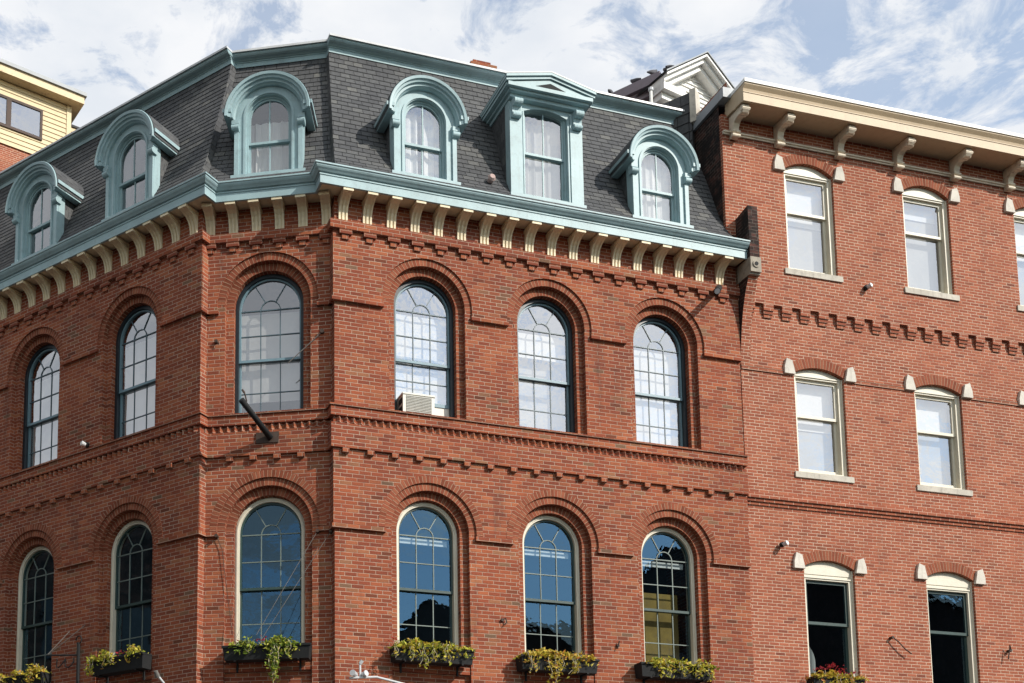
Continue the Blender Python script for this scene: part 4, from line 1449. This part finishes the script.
# bracing rods over the lower window of the corner, with their reflections in the pane
brace = thing('bracing_rods', 'pair of thin galvanised rods slanting across the lower corner window', 'bracing rod', Cc.P(0.3, 6.4, 0.06))
m = MB()
tube(m, [Cc.P(0.30, 6.42, 0.05), Cc.P(1.25, 4.60, 0.42)], 0.0045, 6)
m.build('rod', WIRE, brace)
m = MB()
tube(m, [Cc.P(0.08, 6.40, 0.05), Cc.P(1.18, 4.50, 0.42)], 0.0045, 6)
m.build('rod', WIRE, brace)
m = MB()
for s_, h_ in ((0.30, 6.42), (0.08, 6.40)):
    tube(m, [Cc.P(s_, h_, 0.0), Cc.P(s_, h_, 0.08)], 0.03, 8)
m.build('anchor', RUST, brace)
c2 = thing('cable', 'loose dark cable hanging down the brick left of the lower corner window', 'cable', Cc.P(2.0, 6.42, 0.03))
m = MB()
tube(m, [Cc.P(2.02, 6.42, 0.03), Cc.P(1.93, 6.2, 0.03), Cc.P(1.88, 5.8, 0.03), Cc.P(1.80, 5.2, 0.03), Cc.P(1.72, 4.7, 0.10)], 0.005, 6)
m.build('wire', RUST, c2)
m = MB()
tube(m, [Cc.P(2.02, 6.42, 0.0), Cc.P(2.02, 6.42, 0.10)], 0.03, 8)
m.build('anchor', RUST, c2)
st = thing('stay_rod', 'thin rusty stay rod anchored in the brick right of the upper corner window', 'rod', Cc.P(0.26, 9.85, 0.03))
m = MB(); tube(m, [Cc.P(0.23, 9.92, 0.02), Cc.P(0.50, 9.66, 0.05), Cc.P(0.80, 9.38, 0.08)], 0.008, 6); m.build('rod', WIRE, st)
m = MB(); tube(m, [Cc.P(0.225, 9.925, 0.0), Cc.P(0.225, 9.925, 0.05)], 0.035, 8); m.build('anchor', RUST, st)
eb = thing('anchor_bolt', 'small rusty anchor bolt in the brick left of the upper corner window', 'anchor bolt', Cc.P(2.07, 9.90, 0.0))
m = MB(); tube(m, [Cc.P(2.07, 9.90, 0.0), Cc.P(2.07, 9.90, 0.05)], [0.035, 0.03], 8); m.build('bolt', RUST, eb)
m = MB(); tube(m, [Cc.P(2.07, 9.90, 0.04), Cc.P(2.02, 9.84, 0.05)], 0.012, 6); m.build('hook', RUST, eb)

# tube flood lamp under the last bracket
fl = thing('flood_lamp', 'dark tubular flood lamp sticking out of the wall below the right end of the eave', 'lamp', F.P(7.45, 11.65, 0.1))
m = MB(); tube(m, [F.P(7.48, 11.72, 0.10), F.P(7.22, 11.46, 0.42)], [0.05, 0.06], 12); m.build('barrel', BLACK, fl)
m = MB(); tube(m, [F.P(7.52, 11.76, 0.0), F.P(7.48, 11.73, 0.13)], [0.075, 0.06], 12); m.build('mount', RUST, fl)
m = MB(); tube(m, [F.P(7.225, 11.465, 0.415), F.P(7.215, 11.455, 0.428)], 0.05, 12); m.build('lens', GALV, fl)


def spotlight(fr, s, h, label, o=0.0, cat='wall light'):
    t = thing('wall_light', label, cat, fr.P(s, h, o))
    m = MB(); tube(m, [fr.P(s, h, o), fr.P(s, h, o + 0.05)], 0.05, 10); m.build('mount', BLACK, t)
    m = MB(); tube(m, [fr.P(s + .0, h - 0.01, o + 0.05), fr.P(s + 0.035, h + 0.01, o + 0.12)], [0.035, 0.05], 10); m.build('lamp_head', GALV, t)
    m = MB(); tube(m, [fr.P(s + 0.035, h + 0.01, o + 0.118), fr.P(s + 0.037, h + 0.011, o + 0.126)], 0.035, 10); m.build('lens', WHITE, t)


spotlight(R, 2.84, 12.24, 'small round wall light between the top windows of the plain brick building', 0.06)
spotlight(L, 2.70, 8.66, 'small wall light beside an arched window on the shaded wall')
spotlight(R, 0.71, 6.92, 'small weathered wall light near the seam of the two buildings', 0.0)


def hook(fr, s, h, label, tail):
    t = thing('wall_hook', label, 'wall hook', fr.P(s, h, -0.04))
    m = MB(); tube(m, [fr.P(s, h, -0.045), fr.P(s, h, 0.04)], 0.028, 8); m.build('plate', RUST, t)
    m = MB(); tube(m, [fr.P(s, h, 0.03)] + [fr.P(s + a, h + b, 0.045) for a, b in tail], 0.012, 6); m.build('arm', RUST, t)


hook(R, 3.02, 5.31, 'rusty wall hook with an arm pointing down right between the lowest square windows', [(0.10, -0.08), (0.24, -0.21), (0.38, -0.30)])
hook(R, 5.72, 5.22, 'rusty wall hook with a short hanging arm right of the last low window', [(-0.03, 0.10), (-0.06, -0.05), (-0.09, -0.18)])
hook(F, 2.98, 5.08, 'small curled wall hook between the first two lower arched windows', [(0.05, 0.03), (0.07, -0.04), (0.03, -0.09)])
hook(F, 5.18, 4.78, 'small wall hook right of the middle flower box', [(0.02, 0.08), (-0.02, -0.06)])

# wrought iron sign bracket on the shaded wall
wb = thing('sign_bracket', 'wrought iron hanging sign bracket with two pale stay rods on the shaded wall', 'sign bracket', L.P(2.72, 4.9, 0.05))
m = MB(); tube(m, [L.P(3.02, 5.20, 0.03), L.P(3.27, 4.76, 0.30)], 0.007, 6); m.build('rod', WIRE, wb)
m = MB(); tube(m, [L.P(2.62, 5.26, 0.03), L.P(3.26, 4.75, 0.30)], 0.007, 6); m.build('rod', WIRE, wb)
m = MB()
tube(m, [L.P(2.74, 3.6, 0.06), L.P(2.74, 4.95, 0.06)], 0.03, 8)
tube(m, [L.P(2.74, 4.72, 0.06), L.P(3.28, 4.74, 0.32)], 0.016, 8)
sp = [L.P(2.78 + 0.36 * t_ / 16 + 0.05 * cos(t_), 4.58 + 0.08 * sin(t_ * 0.9), 0.08 + 0.18 * t_ / 16) for t_ in range(17)]
tube(m, sp, 0.012, 6)
sp = [L.P(2.74 + 0.07 * cos(t_ / 16 * 5.5), 5.0 + 0.07 * sin(t_ / 16 * 5.5), 0.06) for t_ in range(17)]
tube(m, sp, 0.012, 6)
m.build('scroll', BLACK, wb)

# goose-neck lamps that rise into the frame from the ground floor sign
def gooseneck(fr, s, h, label, slope):
    t = thing('gooseneck_lamp', label, 'lamp', fr.P(s, h, 0.3))
    m = MB()
    tube(m, [fr.P(s + slope, h - 0.5, 0.03), fr.P(s + slope * .7, h - 0.12, 0.30), fr.P(s, h, 0.42)], 0.02, 8)
    m.build('arm', GALV, t)
    m = MB()
    tube(m, [fr.P(s, h - 0.03, 0.40), fr.P(s, h + 0.06, 0.46)], [0.042, 0.034], 10)
    m.build('lamp_head', WIRE, t)


gooseneck(L, 0.49, 4.02, 'short silver lamp on the shaded wall by the corner', -0.05)
lp = thing('conduit_lamp', 'silver double lamp on a sloping white conduit low on the sunny front wall', 'lamp', F.P(0.3, 3.9, 0.3))
m = MB(); tube(m, [F.P(0.10, 3.82, 0.45), F.P(0.55, 3.86, 0.45), F.P(1.3, 3.72, 0.45)], 0.02, 10); m.build('conduit', GALV, lp)
m = MB()
tube(m, [F.P(0.22, 3.88, 0.42), F.P(0.12, 3.89, 0.54)], [0.035, 0.05], 12)
tube(m, [F.P(0.31, 3.88, 0.42), F.P(0.36, 3.90, 0.52)], [0.035, 0.05], 12)
m.build('lamp_head', GALV, lp)
m = MB(); tube(m, [F.P(0.28, 3.86, 0.45), F.P(0.275, 4.07, 0.45)], 0.018, 8); tube(m, [F.P(0.275, 4.06, 0.45), F.P(0.31, 4.11, 0.47)], 0.03, 8); m.build('sensor', GALV, lp)

# ------------------------------------------------------------------ flower boxes and their plants


def leaf(mb, p, size, mi=0):
    """one folded leaf"""
    a = Vector((rng.gauss(0, 1), rng.gauss(0, 1), rng.gauss(0, 0.7))).normalized()
    b = a.cross(Vector((rng.gauss(0, 1), rng.gauss(0, 1), rng.gauss(0, 1)))).normalized()
    w = size * rng.uniform(0.35, 0.6)
    n = a.cross(b) * size * 0.15
    q = [p - a * size * 0.5, p - a * size * .05 + b * w * .5 + n, p + a * size * 0.55, p - a * size * .05 - b * w * .5 + n]
    uv = (rng.randint(0, 900) + 0.5, rng.randint(0, 900) + 0.5)
    mb.face([q[0], q[1], q[2]], [uv] * 3, mi)
    mb.face([q[0], q[2], q[3]], [uv] * 3, mi)


def flower_box(fr, s0, s1, h0, h1, box_label, plant_label, mat, clumps, vines, reds=(), o1=0.27, grp=True):
    t = thing('flower_box', box_label, 'flower box', fr.P((s0 + s1) / 2, h0, 0.15), 'flower boxes under the arched windows' if grp else None)
    m = MB()
    P = fr.P
    # tapered trough with rim
    q0 = [(s0 + 0.03, 0.03), (s1 - 0.03, 0.03), (s1 - 0.03, o1 - 0.03), (s0 + 0.03, o1 - 0.03)]
    q1 = [(s0, 0.03), (s1, 0.03), (s1, o1), (s0, o1)]
    for i in range(4):
        (a, b), (c_, d) = q0[i], q0[(i + 1) % 4]
        (e, f_), (g_, k_) = q1[i], q1[(i + 1) % 4]
        m.face([P(a, h0, b), P(c_, h0, d), P(g_, h1, k_), P(e, h1, f_)])
    m.face([P(a, h0, b) for a, b in q0])
    m.face([P(a, h1 - 0.03, b) for a, b in q1])
    boxf(m, fr, s0 - 0.012, s1 + 0.012, h1 - 0.035, h1, o1 - 0.03, o1 + 0.014)
    m.build('trough', BLACK, t)
    for s_ in (s0 + 0.2, s1 - 0.2):
        m = MB()
        boxf(m, fr, s_ - 0.015, s_ + 0.015, h0 - 0.16, h0, 0.0, 0.03, back=True)
        boxf(m, fr, s_ - 0.015, s_ + 0.015, h0 - 0.022, h0 - 0.002, 0.0, o1 - 0.02, back=True)
        m.build('support', BLACK, t)
    pl = thing('trailing_plant', plant_label, 'plant', P((s0 + s1) / 2, h1, 0.15), 'plants in the flower boxes' if grp else None)
    m = MB()
    stm = m
    for (sc, rad, hgt, nl) in clumps:
        for _ in range(nl):
            a = rng.gauss(0, 0.5); b = rng.uniform(0, 1) ** 0.8
            p = P(s0 + sc * (s1 - s0) + a * rad, h1 - 0.04 + b * hgt * max(0.25, 1 - abs(a) * .7) - (0.10 if rng.random() < .22 else 0), rng.uniform(0.06, o1 + 0.07))
            leaf(m, p, rng.uniform(0.05, 0.11))
        for _ in range(max(2, nl // 30)):
            a = rng.gauss(0, 0.4)
            tube(stm, [P(s0 + sc * (s1 - s0) + a * rad * .4, h1 - .04, 0.15), P(s0 + sc * (s1 - s0) + a * rad, h1 + hgt * rng.uniform(.4, .9), rng.uniform(.08, .3))], 0.005, 4, 1)
    for (sc, drop, spread, nl, width) in vines:
        for strand in range(3):
            x = s0 + sc * (s1 - s0) + rng.gauss(0, width)
            pts = []
            dx = spread + rng.gauss(0, 0.05)
            dr = drop * rng.uniform(0.6, 1.0)
            for j in range(9):
                tt = j / 8
                pts.append(P(x + dx * tt + 0.03 * sin(tt * 9 + strand), h1 + 0.03 + 0.05 * sin(min(tt * 6, pi)) - dr * max(tt - .1, 0), o1 + 0.02 + 0.05 * sin(tt * 3)))
            tube(stm, pts, 0.006, 4, 1)
            for _ in range(nl // 3):
                tt = rng.uniform(0.05, 1)
                j = min(int(tt * 8), 7)
                p = pts[j].lerp(pts[j + 1], tt * 8 - j) + Vector((rng.gauss(0, .03), rng.gauss(0, .025), rng.gauss(0, .03)))
                leaf(m, p, rng.uniform(0.04, 0.09))
    m.build('foliage', [mat, STEM], pl, weld=False)
    if reds:
        m = MB()
        for (sc, hh, nr) in reds:
            for _ in range(nr):
                p = P(s0 + sc * (s1 - s0) + rng.gauss(0, .05), h1 + hh + rng.gauss(0, .03), rng.uniform(0.05, o1))
                leaf(m, p, rng.uniform(0.03, 0.055))
        m.build('blossom', PETAL, pl, weld=False)


flower_box(Cc, 0.39, 1.85, 4.235, 4.475, 'black flower box under the lower window of the narrow corner wall', 'green and yellow trailing plant with one long vine hanging from the corner wall box', LEAF_GRN,
           [(0.18, .12, .09, 60), (0.37, .18, .20, 230), (0.5, .2, .10, 90), (0.74, .22, .13, 170), (0.88, .12, .10, 60)],
           [(0.42, 0.98, -0.02, 170, .05), (0.36, 0.72, 0.02, 100, .05), (0.24, 0.34, 0.02, 60, .05), (0.68, 0.20, 0.05, 40, .04)], [(0.56, .10, 24), (.85, .10, 8)])
flower_box(F, 0.93, 2.34, 4.215, 4.455, 'dark green black flower box under the first arched window right of the corner', 'yellow green trailing plant with looping pale tendrils under the first window right of the corner', LEAF,
           [(0.1, .14, .12, 90), (0.28, .20, .19, 220), (0.5, .25, .14, 190), (0.68, .24, .13, 170), (0.88, .18, .09, 100)],
           [(0.22, 0.34, -0.05, 60, .05), (0.34, 0.45, 0.02, 60, .04), (0.55, 0.30, -0.1, 36, .05), (0.64, 0.38, -0.02, 50, .04), (0.02, 0.30, 0.0, 20, .03)], [(0.02, .12, 16)])
flower_box(F, 3.20, 4.65, 4.205, 4.445, 'black flower box under the middle arched window of the sunny front', 'bushy orange and yellow trailing plant under the middle window of the sunny front', LEAF_AUT,
           [(0.08, .14, .10, 80), (0.3, .26, .19, 280), (0.55, .25, .15, 220), (0.75, .24, .15, 200), (0.9, .14, .10, 80)],
           [(0.42, 0.60, 0.0, 130, .06), (0.55, 0.36, 0.0, 60, .05), (0.06, 0.50, 0.15, 26, .03), (0.7, 0.42, -0.03, 40, .04)])
flower_box(F, 5.48, 6.94, 4.215, 4.46, 'black flower box under the arched window nearest the plain brick building', 'lime yellow trailing plant under the arched window nearest the plain brick building', LEAF,
           [(0.2, .16, .14, 140), (0.38, .22, .15, 210), (0.6, .25, .12, 190), (0.82, .22, .10, 150), (0.95, .10, .06, 60)],
           [(0.25, 0.36, 0.0, 70, .05), (0.45, 0.30, 0.05, 50, .06), (0.75, 0.32, -0.05, 60, .06), (0.88, 0.34, -0.02, 50, .05)])
flower_box(L, 0.97, 2.24, 4.24, 4.50, 'black flower box on the shaded wall, nearest the corner', 'yellow plant in two tufts in the shaded box nearest the corner', LEAF,
           [(0.2, .16, .22, 150), (0.72, .2, .20, 190), (0.92, .12, .14, 70)], [(0.9, 0.34, 0.05, 60, .05), (0.6, 0.24, 0.0, 40, .05)], [(0.45, .06, 20)])
flower_box(L, 3.46, 4.85, 4.20, 4.47, 'black flower box on the shaded wall at the edge of view', 'orange topped plant in the shaded box beside the iron sign bracket', LEAF_AUT,
           [(0.15, .2, .22, 200), (0.5, .3, .16, 150), (0.9, .2, .16, 150)], [(0.15, 0.3, 0.0, 70, .06), (0.85, 0.22, 0.0, 60, .06)])
flower_box(R, 1.06, 2.16, 4.20, 4.42, 'black flower box under a square headed window of the plain brick building', 'red and yellow plant in the box of the plain brick building', LEAF_AUT,
           [(0.1, .12, .14, 80), (0.35, .22, .16, 170), (0.65, .25, .12, 160), (0.9, .15, .1, 80)], [(0.5, 0.3, 0.0, 40, .1)], [(0.2, .17, 30), (0.42, .22, 60), (0.6, .14, 50), (0.85, .12, 30)], o1=0.25)

# ------------------------------------------------------------------ houses behind
# yellow clapboard house, seen over the left roof
d_y = Vector((0.8445, 0.5356)); n_y = Vector((0.5356, -0.8445))
Y = Frame((-6.84, 32.0), d_y, n_y)       # s = 0 at the right hand corner of the wall
yh = thing('clapboard_house', 'yellow clapboard house with peeling eave and large dark framed window', 'house', Y.P(-2.5, -H0, 0))
m = MB()
hh = 22.15
while hh < 24.2:
    o_ = 0.022
    pts = [(-9.0, hh), (0.0, hh), (0.0, hh + 0.145), (-9.0, hh + 0.145)]
    m.face([Y.P(-9, hh, o_), Y.P(0, hh, o_), Y.P(0, hh + 0.15, 0.0), Y.P(-9, hh + 0.15, 0.0)])
    m.face([Y.P(-9, hh, 0), Y.P(0, hh, 0), Y.P(0, hh, o_), Y.P(-9, hh, o_)])
    hh += 0.15
boxf(m, Y, -0.12, 0.02, 21.9, 24.2, -0.1, 0.04)
m.face([Y.P(0, 21.9, 0), Y.P(0, 21.9, -6), Y.P(0, 24.2, -6), Y.P(0, 24.2, 0)])
m.face([Y.P(-9, 21.9, 0), Y.P(-9, 21.9, -6), Y.P(-9, 24.2, -6), Y.P(-9, 24.2, 0)])
m.build('siding', YELLOW, yh)
m = MB()
boxf(m, Y, -9, -0.02, -H0, 22.15, -6, -0.02, back=True)
m.build('brick_wall', BRICK_R, yh)
m = MB()
sl = lambda s: 24.21
boxf(m, Y, -9.3, 0.30, 24.10, 24.33, -6.2, 0.34, back=True)
m.build('eave', YELLOW_OLD, yh)
m = MB()
boxf(m, Y, -9.4, 0.36, 24.332, 24.44, -6.3, 0.40, back=True)
m.build('roof', LEAD, yh)
m = MB()
layer(m, Y, [(-3.5, 22.66), (-0.86, 22.66), (-0.86, 23.62), (-3.5, 23.62)], [[(-1.80, 22.74), (-0.93, 22.74), (-0.93, 23.54), (-1.80, 23.54)], [(-3.42, 22.74), (-1.94, 22.74), (-1.94, 23.54), (-3.42, 23.54)]], 0.06, -0.05)
win = m.build('window', RUST, yh)
m = MB(); quadsheet(m, Y, [(-3.45, 22.72), (-0.91, 22.72), (-0.91, 23.56), (-3.45, 23.56)], 0.035); m.build('pane', GLASS_WHITE, win, weld=False)
m = MB(); quadsheet(m, Y, [(-3.45, 22.72), (-0.91, 22.72), (-0.91, 23.56), (-3.45, 23.56)], 0.026); m.build('blind', DARKWALL, win)
# lower wing to the right of the main block
m = MB()
W2 = Frame(Y.P(0, 0, -0.6).xy, d_y, n_y)
boxf(m, W2, 0.02, 3.0, 22.0, 23.55, -5, 0.0)
for i in range(10):
    h_ = 22.1 + i * 0.145
    boxf(m, W2, 0.02, 3.0, h_, h_ + 0.02, -0.01, 0.02)
m.build('wing_wall', YELLOW, yh)
m = MB()
boxf(m, W2, 0.0, 3.3, 23.555, 23.70, -5.2, 0.3)
m.build('wing_eave', YELLOW_OLD, yh)
m = MB()
boxf(m, W2, 0.0, 3.35, 23.702, 23.77, -5.3, 0.34)
m.build('wing_roof', TARROOF, yh)

# white gabled house behind the joint of the two brick buildings
gd = Vector((cos(radians(27.8)), sin(radians(27.8)))); gn = Vector((gd.y, -gd.x))
apx = Vector((10.33, 27.0))              # ridge end
G = Frame(apx, gd, gn)
gh = thing('gabled_house', 'white pedimented gable with mauve side eave behind the brick parapet', 'house', G.P(0, -H0, -3))
HW, AH, RS = 1.42, 21.83, 1.02           # half width, apex height, rise
m = MB()
layer(m, G, [(-HW + .2, 18.0), (HW - .2, 18.0), (HW - .2, AH - RS), (0, AH - 0.12), (-HW + .2, AH - RS)], [], -0.45, -5)
hh = AH - RS - 1.0
while hh < AH - 0.2:
    ww = HW - 0.25 if hh < AH - RS else (AH - hh) / RS * HW - 0.25
    if ww > 0.05: boxf(m, G, -ww, ww, hh, hh + 0.022, -0.46, -0.42)
    hh += 0.13
m.build('gable_wall', WHITE, gh)
m = MB()
for sg in (-1, 1):
    for (lo, hi, o1_) in ((-0.30, -0.17, -0.22), (-0.168, -0.06, -0.10), (-0.058, 0.0, 0.0)):
        q = [(sg * HW, AH - RS + lo), (sg * HW, AH - RS + hi), (0, AH + hi), (0, AH + lo)]
        m.face([G.P(a, b, o1_) for a, b in q])
        for i in range(4):
            (a, b), (c_, d) = q[i], q[(i + 1) % 4]
            m.face([G.P(a, b, -0.6), G.P(c_, d, -0.6), G.P(c_, d, o1_), G.P(a, b, o1_)])
boxf(m, G, -HW, -HW + 0.75, AH - RS - 0.34, AH - RS - 0.16, -0.6, -0.12)
boxf(m, G, -HW + .05, -HW + 0.7, AH - RS - 0.50, AH - RS - 0.342, -0.6, -0.25)
m.build('raking_cornice', WHITE, gh)
m = MB()
for sg in (-1, 1):
    m.face([G.P(sg * (HW + .04), AH - RS + 0.003, 0.03), G.P(0, AH + .03, 0.03), G.P(0, AH + .03, -7), G.P(sg * (HW + .04), AH - RS + .003, -7)])
    m.face([G.P(sg * (HW + .04), AH - RS + 0.003, 0.03), G.P(0, AH + .03, 0.03), G.P(0, AH + .065, 0.03), G.P(sg * (HW + .04), AH - RS + .04, 0.03)])
    m.face([G.P(sg * (HW + .04), AH - RS + 0.04, 0.03), G.P(0, AH + .065, 0.03), G.P(0, AH + .065, -7), G.P(sg * (HW + .04), AH - RS + .04, -7)])
m.build('roof', LEAD, gh)
# mauve side eave running back left along the street line of the shaded facade
sd = Vector((-cos(tL + 0.06), sin(tL + 0.06))); sn = Vector((-sd.y, sd.x)); sn = sn if sn.y < 0 else -sn
S_ = Frame((9.04 - 0.02, 26.75), sd, sn)
m = MB()
boxf(m, S_, 0.0, 6.0, 20.92, 21.17, -1.5, 0.0, back=True)
boxf(m, S_, 0.0, 6.0, 20.70, 20.915, -1.5, -0.10, back=True)
boxf(m, S_, 0.0, 6.0, 20.42, 20.695, -1.5, -0.22, back=True)
boxf(m, S_, 0.1, 6.0, 16.0, 20.415, -1.5, -0.32, back=True)
m.build('side_eave', MAUVE, gh)
# dark metal-clad bulkhead and rough pier on the party wall
bk_ = thing('roof_bulkhead', 'dark slate clad roof bulkhead with rough stone pier beside the white gable', 'roof bulkhead', R.P(-0.4, 15.3, -2.6))
m = MB()
Q = Frame(R.P(-0.55, 0, -1.6).xy, (-dF.x * .4 - nF.x * .92, -dF.y * .4 - nF.y * .92), (0, 0))
qd = Vector((-(cos(tR)) * 0.62 - sin(tR) * 0.78, -(sin(tR)) * 0.62 + cos(tR) * 0.78)); qd.normalize()
qn = Vector((-qd.y, qd.x)); qn = qn if qn.y < 0 else -qn
Q = Frame(R.P(-0.30, 0, -0.75).xy, qd, qn)
boxf(m, Q, 0.0, 1.6, 15.05, 16.38, -0.5, 0.0, back=True)
for i in range(6):
    boxf(m, Q, 0.0, 1.35, 15.15 + i * 0.2, 15.17 + i * 0.2, -0.1, 0.018)
m.build('cladding', SLATE, bk_)
m = MB()
boxf(m, Q, -0.10, 0.02, 15.72, 16.42, -0.25, 0.03, back=True)
m.build('pier', GRANITE, bk_)
hv = thing('pipe_stub', 'thin pale vent pipe standing behind the teal roof cornice', 'vent pipe', F.P(7.15, 16.1, -1.3))
m = MB(); tube(m, [F.P(7.17, 16.0, -1.35), F.P(7.17, 16.75, -1.35)], 0.03, 8); m.build('pipe', WHITE, hv)
m = MB(); tube(m, [F.P(7.17, 16.74, -1.35), F.P(7.17, 16.80, -1.35)], 0.05, 8); m.build('collar', GALV, hv)

# pigeons on the ridge line of the mauve eave


def skin_body(name, verts, edges, radii, mat, parent, levels=1):
    me = bpy.data.meshes.new(name)
    me.from_pydata(verts, edges, [])
    o = link(name, me, parent)
    o.modifiers.new('skin', 'SKIN')
    for i, r in enumerate(radii):
        me.skin_vertices[0].data[i].radius = (r, r)
    me.skin_vertices[0].data[0].use_root = True
    ss = o.modifiers.new('sub', 'SUBSURF'); ss.levels = levels; ss.render_levels = levels
    dg = bpy.context.evaluated_depsgraph_get()
    ev = o.evaluated_get(dg)
    me2 = bpy.data.meshes.new_from_object(ev)
    o.modifiers.clear()
    o.data = me2
    me2.materials.clear(); me2.materials.append(mat)
    me2.polygons.foreach_set('use_smooth', [True] * len(me2.polygons))
    return o


def pigeon(pos, yaw, label, sc=1.0, head=0.0):
    t = thing('pigeon', label, 'pigeon', pos, 'pigeons on the roof edge')
    M = Matrix.Translation(pos) @ Matrix.Rotation(yaw, 4, 'Z') @ Matrix.Scale(sc, 4)
    vs = [(0, 0, 0.12), (0.07, 0, 0.145), (0.115, 0, 0.19), (0.13, head * 0.02, 0.235), (0.165, head * 0.05, 0.235), (0.185, head * 0.06, 0.228), (-0.08, 0, 0.10), (-0.16, 0, 0.075), (-0.22, 0, 0.055),
          (0.01, 0.03, 0.06), (0.015, 0.03, 0.012), (0.01, -0.03, 0.06), (0.015, -0.03, 0.012), (0.045, 0.03, 0.006), (0.045, -0.03, 0.006)]
    ed = [(0, 1), (1, 2), (2, 3), (3, 4), (4, 5), (0, 6), (6, 7), (7, 8), (0, 9), (9, 10), (0, 11), (11, 12), (10, 13), (12, 14)]
    rd = [0.075, 0.065, 0.04, 0.036, 0.016, 0.006, 0.06, 0.035, 0.018, 0.016, 0.007, 0.016, 0.007, 0.006, 0.006]
    o = skin_body('body', [tuple(M @ Vector(v)) for v in vs], ed, [r * sc for r in rd], PIGEON, t)


ridge0, ridge1 = S_.P(0.2, 21.18, -0.10), S_.P(4.4, 21.18, -0.10)
pl_ = [(0.00, 0.4, 'dark pigeon on the mauve roof edge, next to the white gable corner'), (0.115, 2.2, 'grey pigeon facing away on the roof edge, second from the white gable'),
       (0.27, 1.0, 'pale grey pigeon midway along the mauve roof edge'), (0.38, 0.2, 'pigeon just beyond the pale grey one on the mauve roof edge'),
       (0.50, 2.8, 'dark pigeon between two gaps on the mauve roof edge'), (0.63, 1.6, 'pigeon third from the lower end of the mauve roof edge'),
       (0.72, 0.6, 'pigeon crowding its neighbour near the lower end of the mauve roof edge'), (0.84, 2.4, 'last pigeon at the lower end of the mauve roof edge')]
for tt, yw, lb in pl_:
    pigeon(ridge0.lerp(ridge1, tt), yw, lb, 0.9, rng.choice((-1, 0, 1)))
rk = lambda t: G.P(-HW * (1 - t), AH - RS * (1 - t) + 0.04, -0.25)
pigeon(rk(0.28), 0.6, 'upper pigeon of the pair perched on the white raking cornice', 0.95, 1)
pigeon(rk(0.19), 2.0, 'lower pigeon of the pair perched on the white raking cornice', 0.95, -1)

# ------------------------------------------------------------------ houses across the street (seen only in the window panes)


def terrace(x0, y0, dx, dy, w, d, h, roof, label, wallm):
    fr = Frame((x0, y0), (dx, dy), (dy, -dx) )
    t = thing('town_house', label, 'house', (x0, y0, 0))
    m = MB()
    boxf(m, fr, 0, w, -H0, h, -d, 0, back=True)
    m.build('wall', wallm, t)
    m = MB()
    m.face([fr.P(-.2, h, .3), fr.P(w + .2, h, .3), fr.P(w + .2, h + roof, -d / 2), fr.P(-.2, h + roof, -d / 2)])
    m.face([fr.P(-.2, h, -d - .3), fr.P(w + .2, h, -d - .3), fr.P(w + .2, h + roof, -d / 2), fr.P(-.2, h + roof, -d / 2)])
    for s in (0, w):
        m.face([fr.P(s, h, 0), fr.P(s, h, -d), fr.P(s, h + roof, -d / 2)])
    m.build('roof', TARROOF, t)
    m = MB()
    boxf(m, fr, w * .2, w * .2 + .8, h, h + roof + 1.2, -d / 2 - .5, -d / 2 + .3)
    m.build('chimney', BRICK_SOOT, t)
    for j in range(3):
        for i in range(int(w / 2.2)):
            m = MB()
            boxf(m, fr, 0.8 + i * 2.2, 1.8 + i * 2.2, 1.2 + j * 3.2, 3.0 + j * 3.2, 0.0, 0.04)
            m.build('window', NAVY, t)


terrace(31.0, -7.0, -1.0, 0.0, 4.4, 10, 14.2, 2.2, 'brown brick house across the street with a pitched roof', BRICK_SOOT)
terrace(44.6, -7.0, -1.0, 0.0, 13.4, 10, 13.8, 2.6, 'wide brown brick house across the street, between a lower and a taller neighbour', BRICK_SOOT)
terrace(78.0, -7.0, -1.0, 0.0, 33.2, 10, 19.5, 3.0, 'long brown brick block across the street', BRICK_SOOT)
terrace(-17.0, -8.0, 0.0, 1.0, 30.0, 9, 12.5, 0.6, 'dark brick warehouse facing the shaded wall across the side street', BRICK_SOOT)
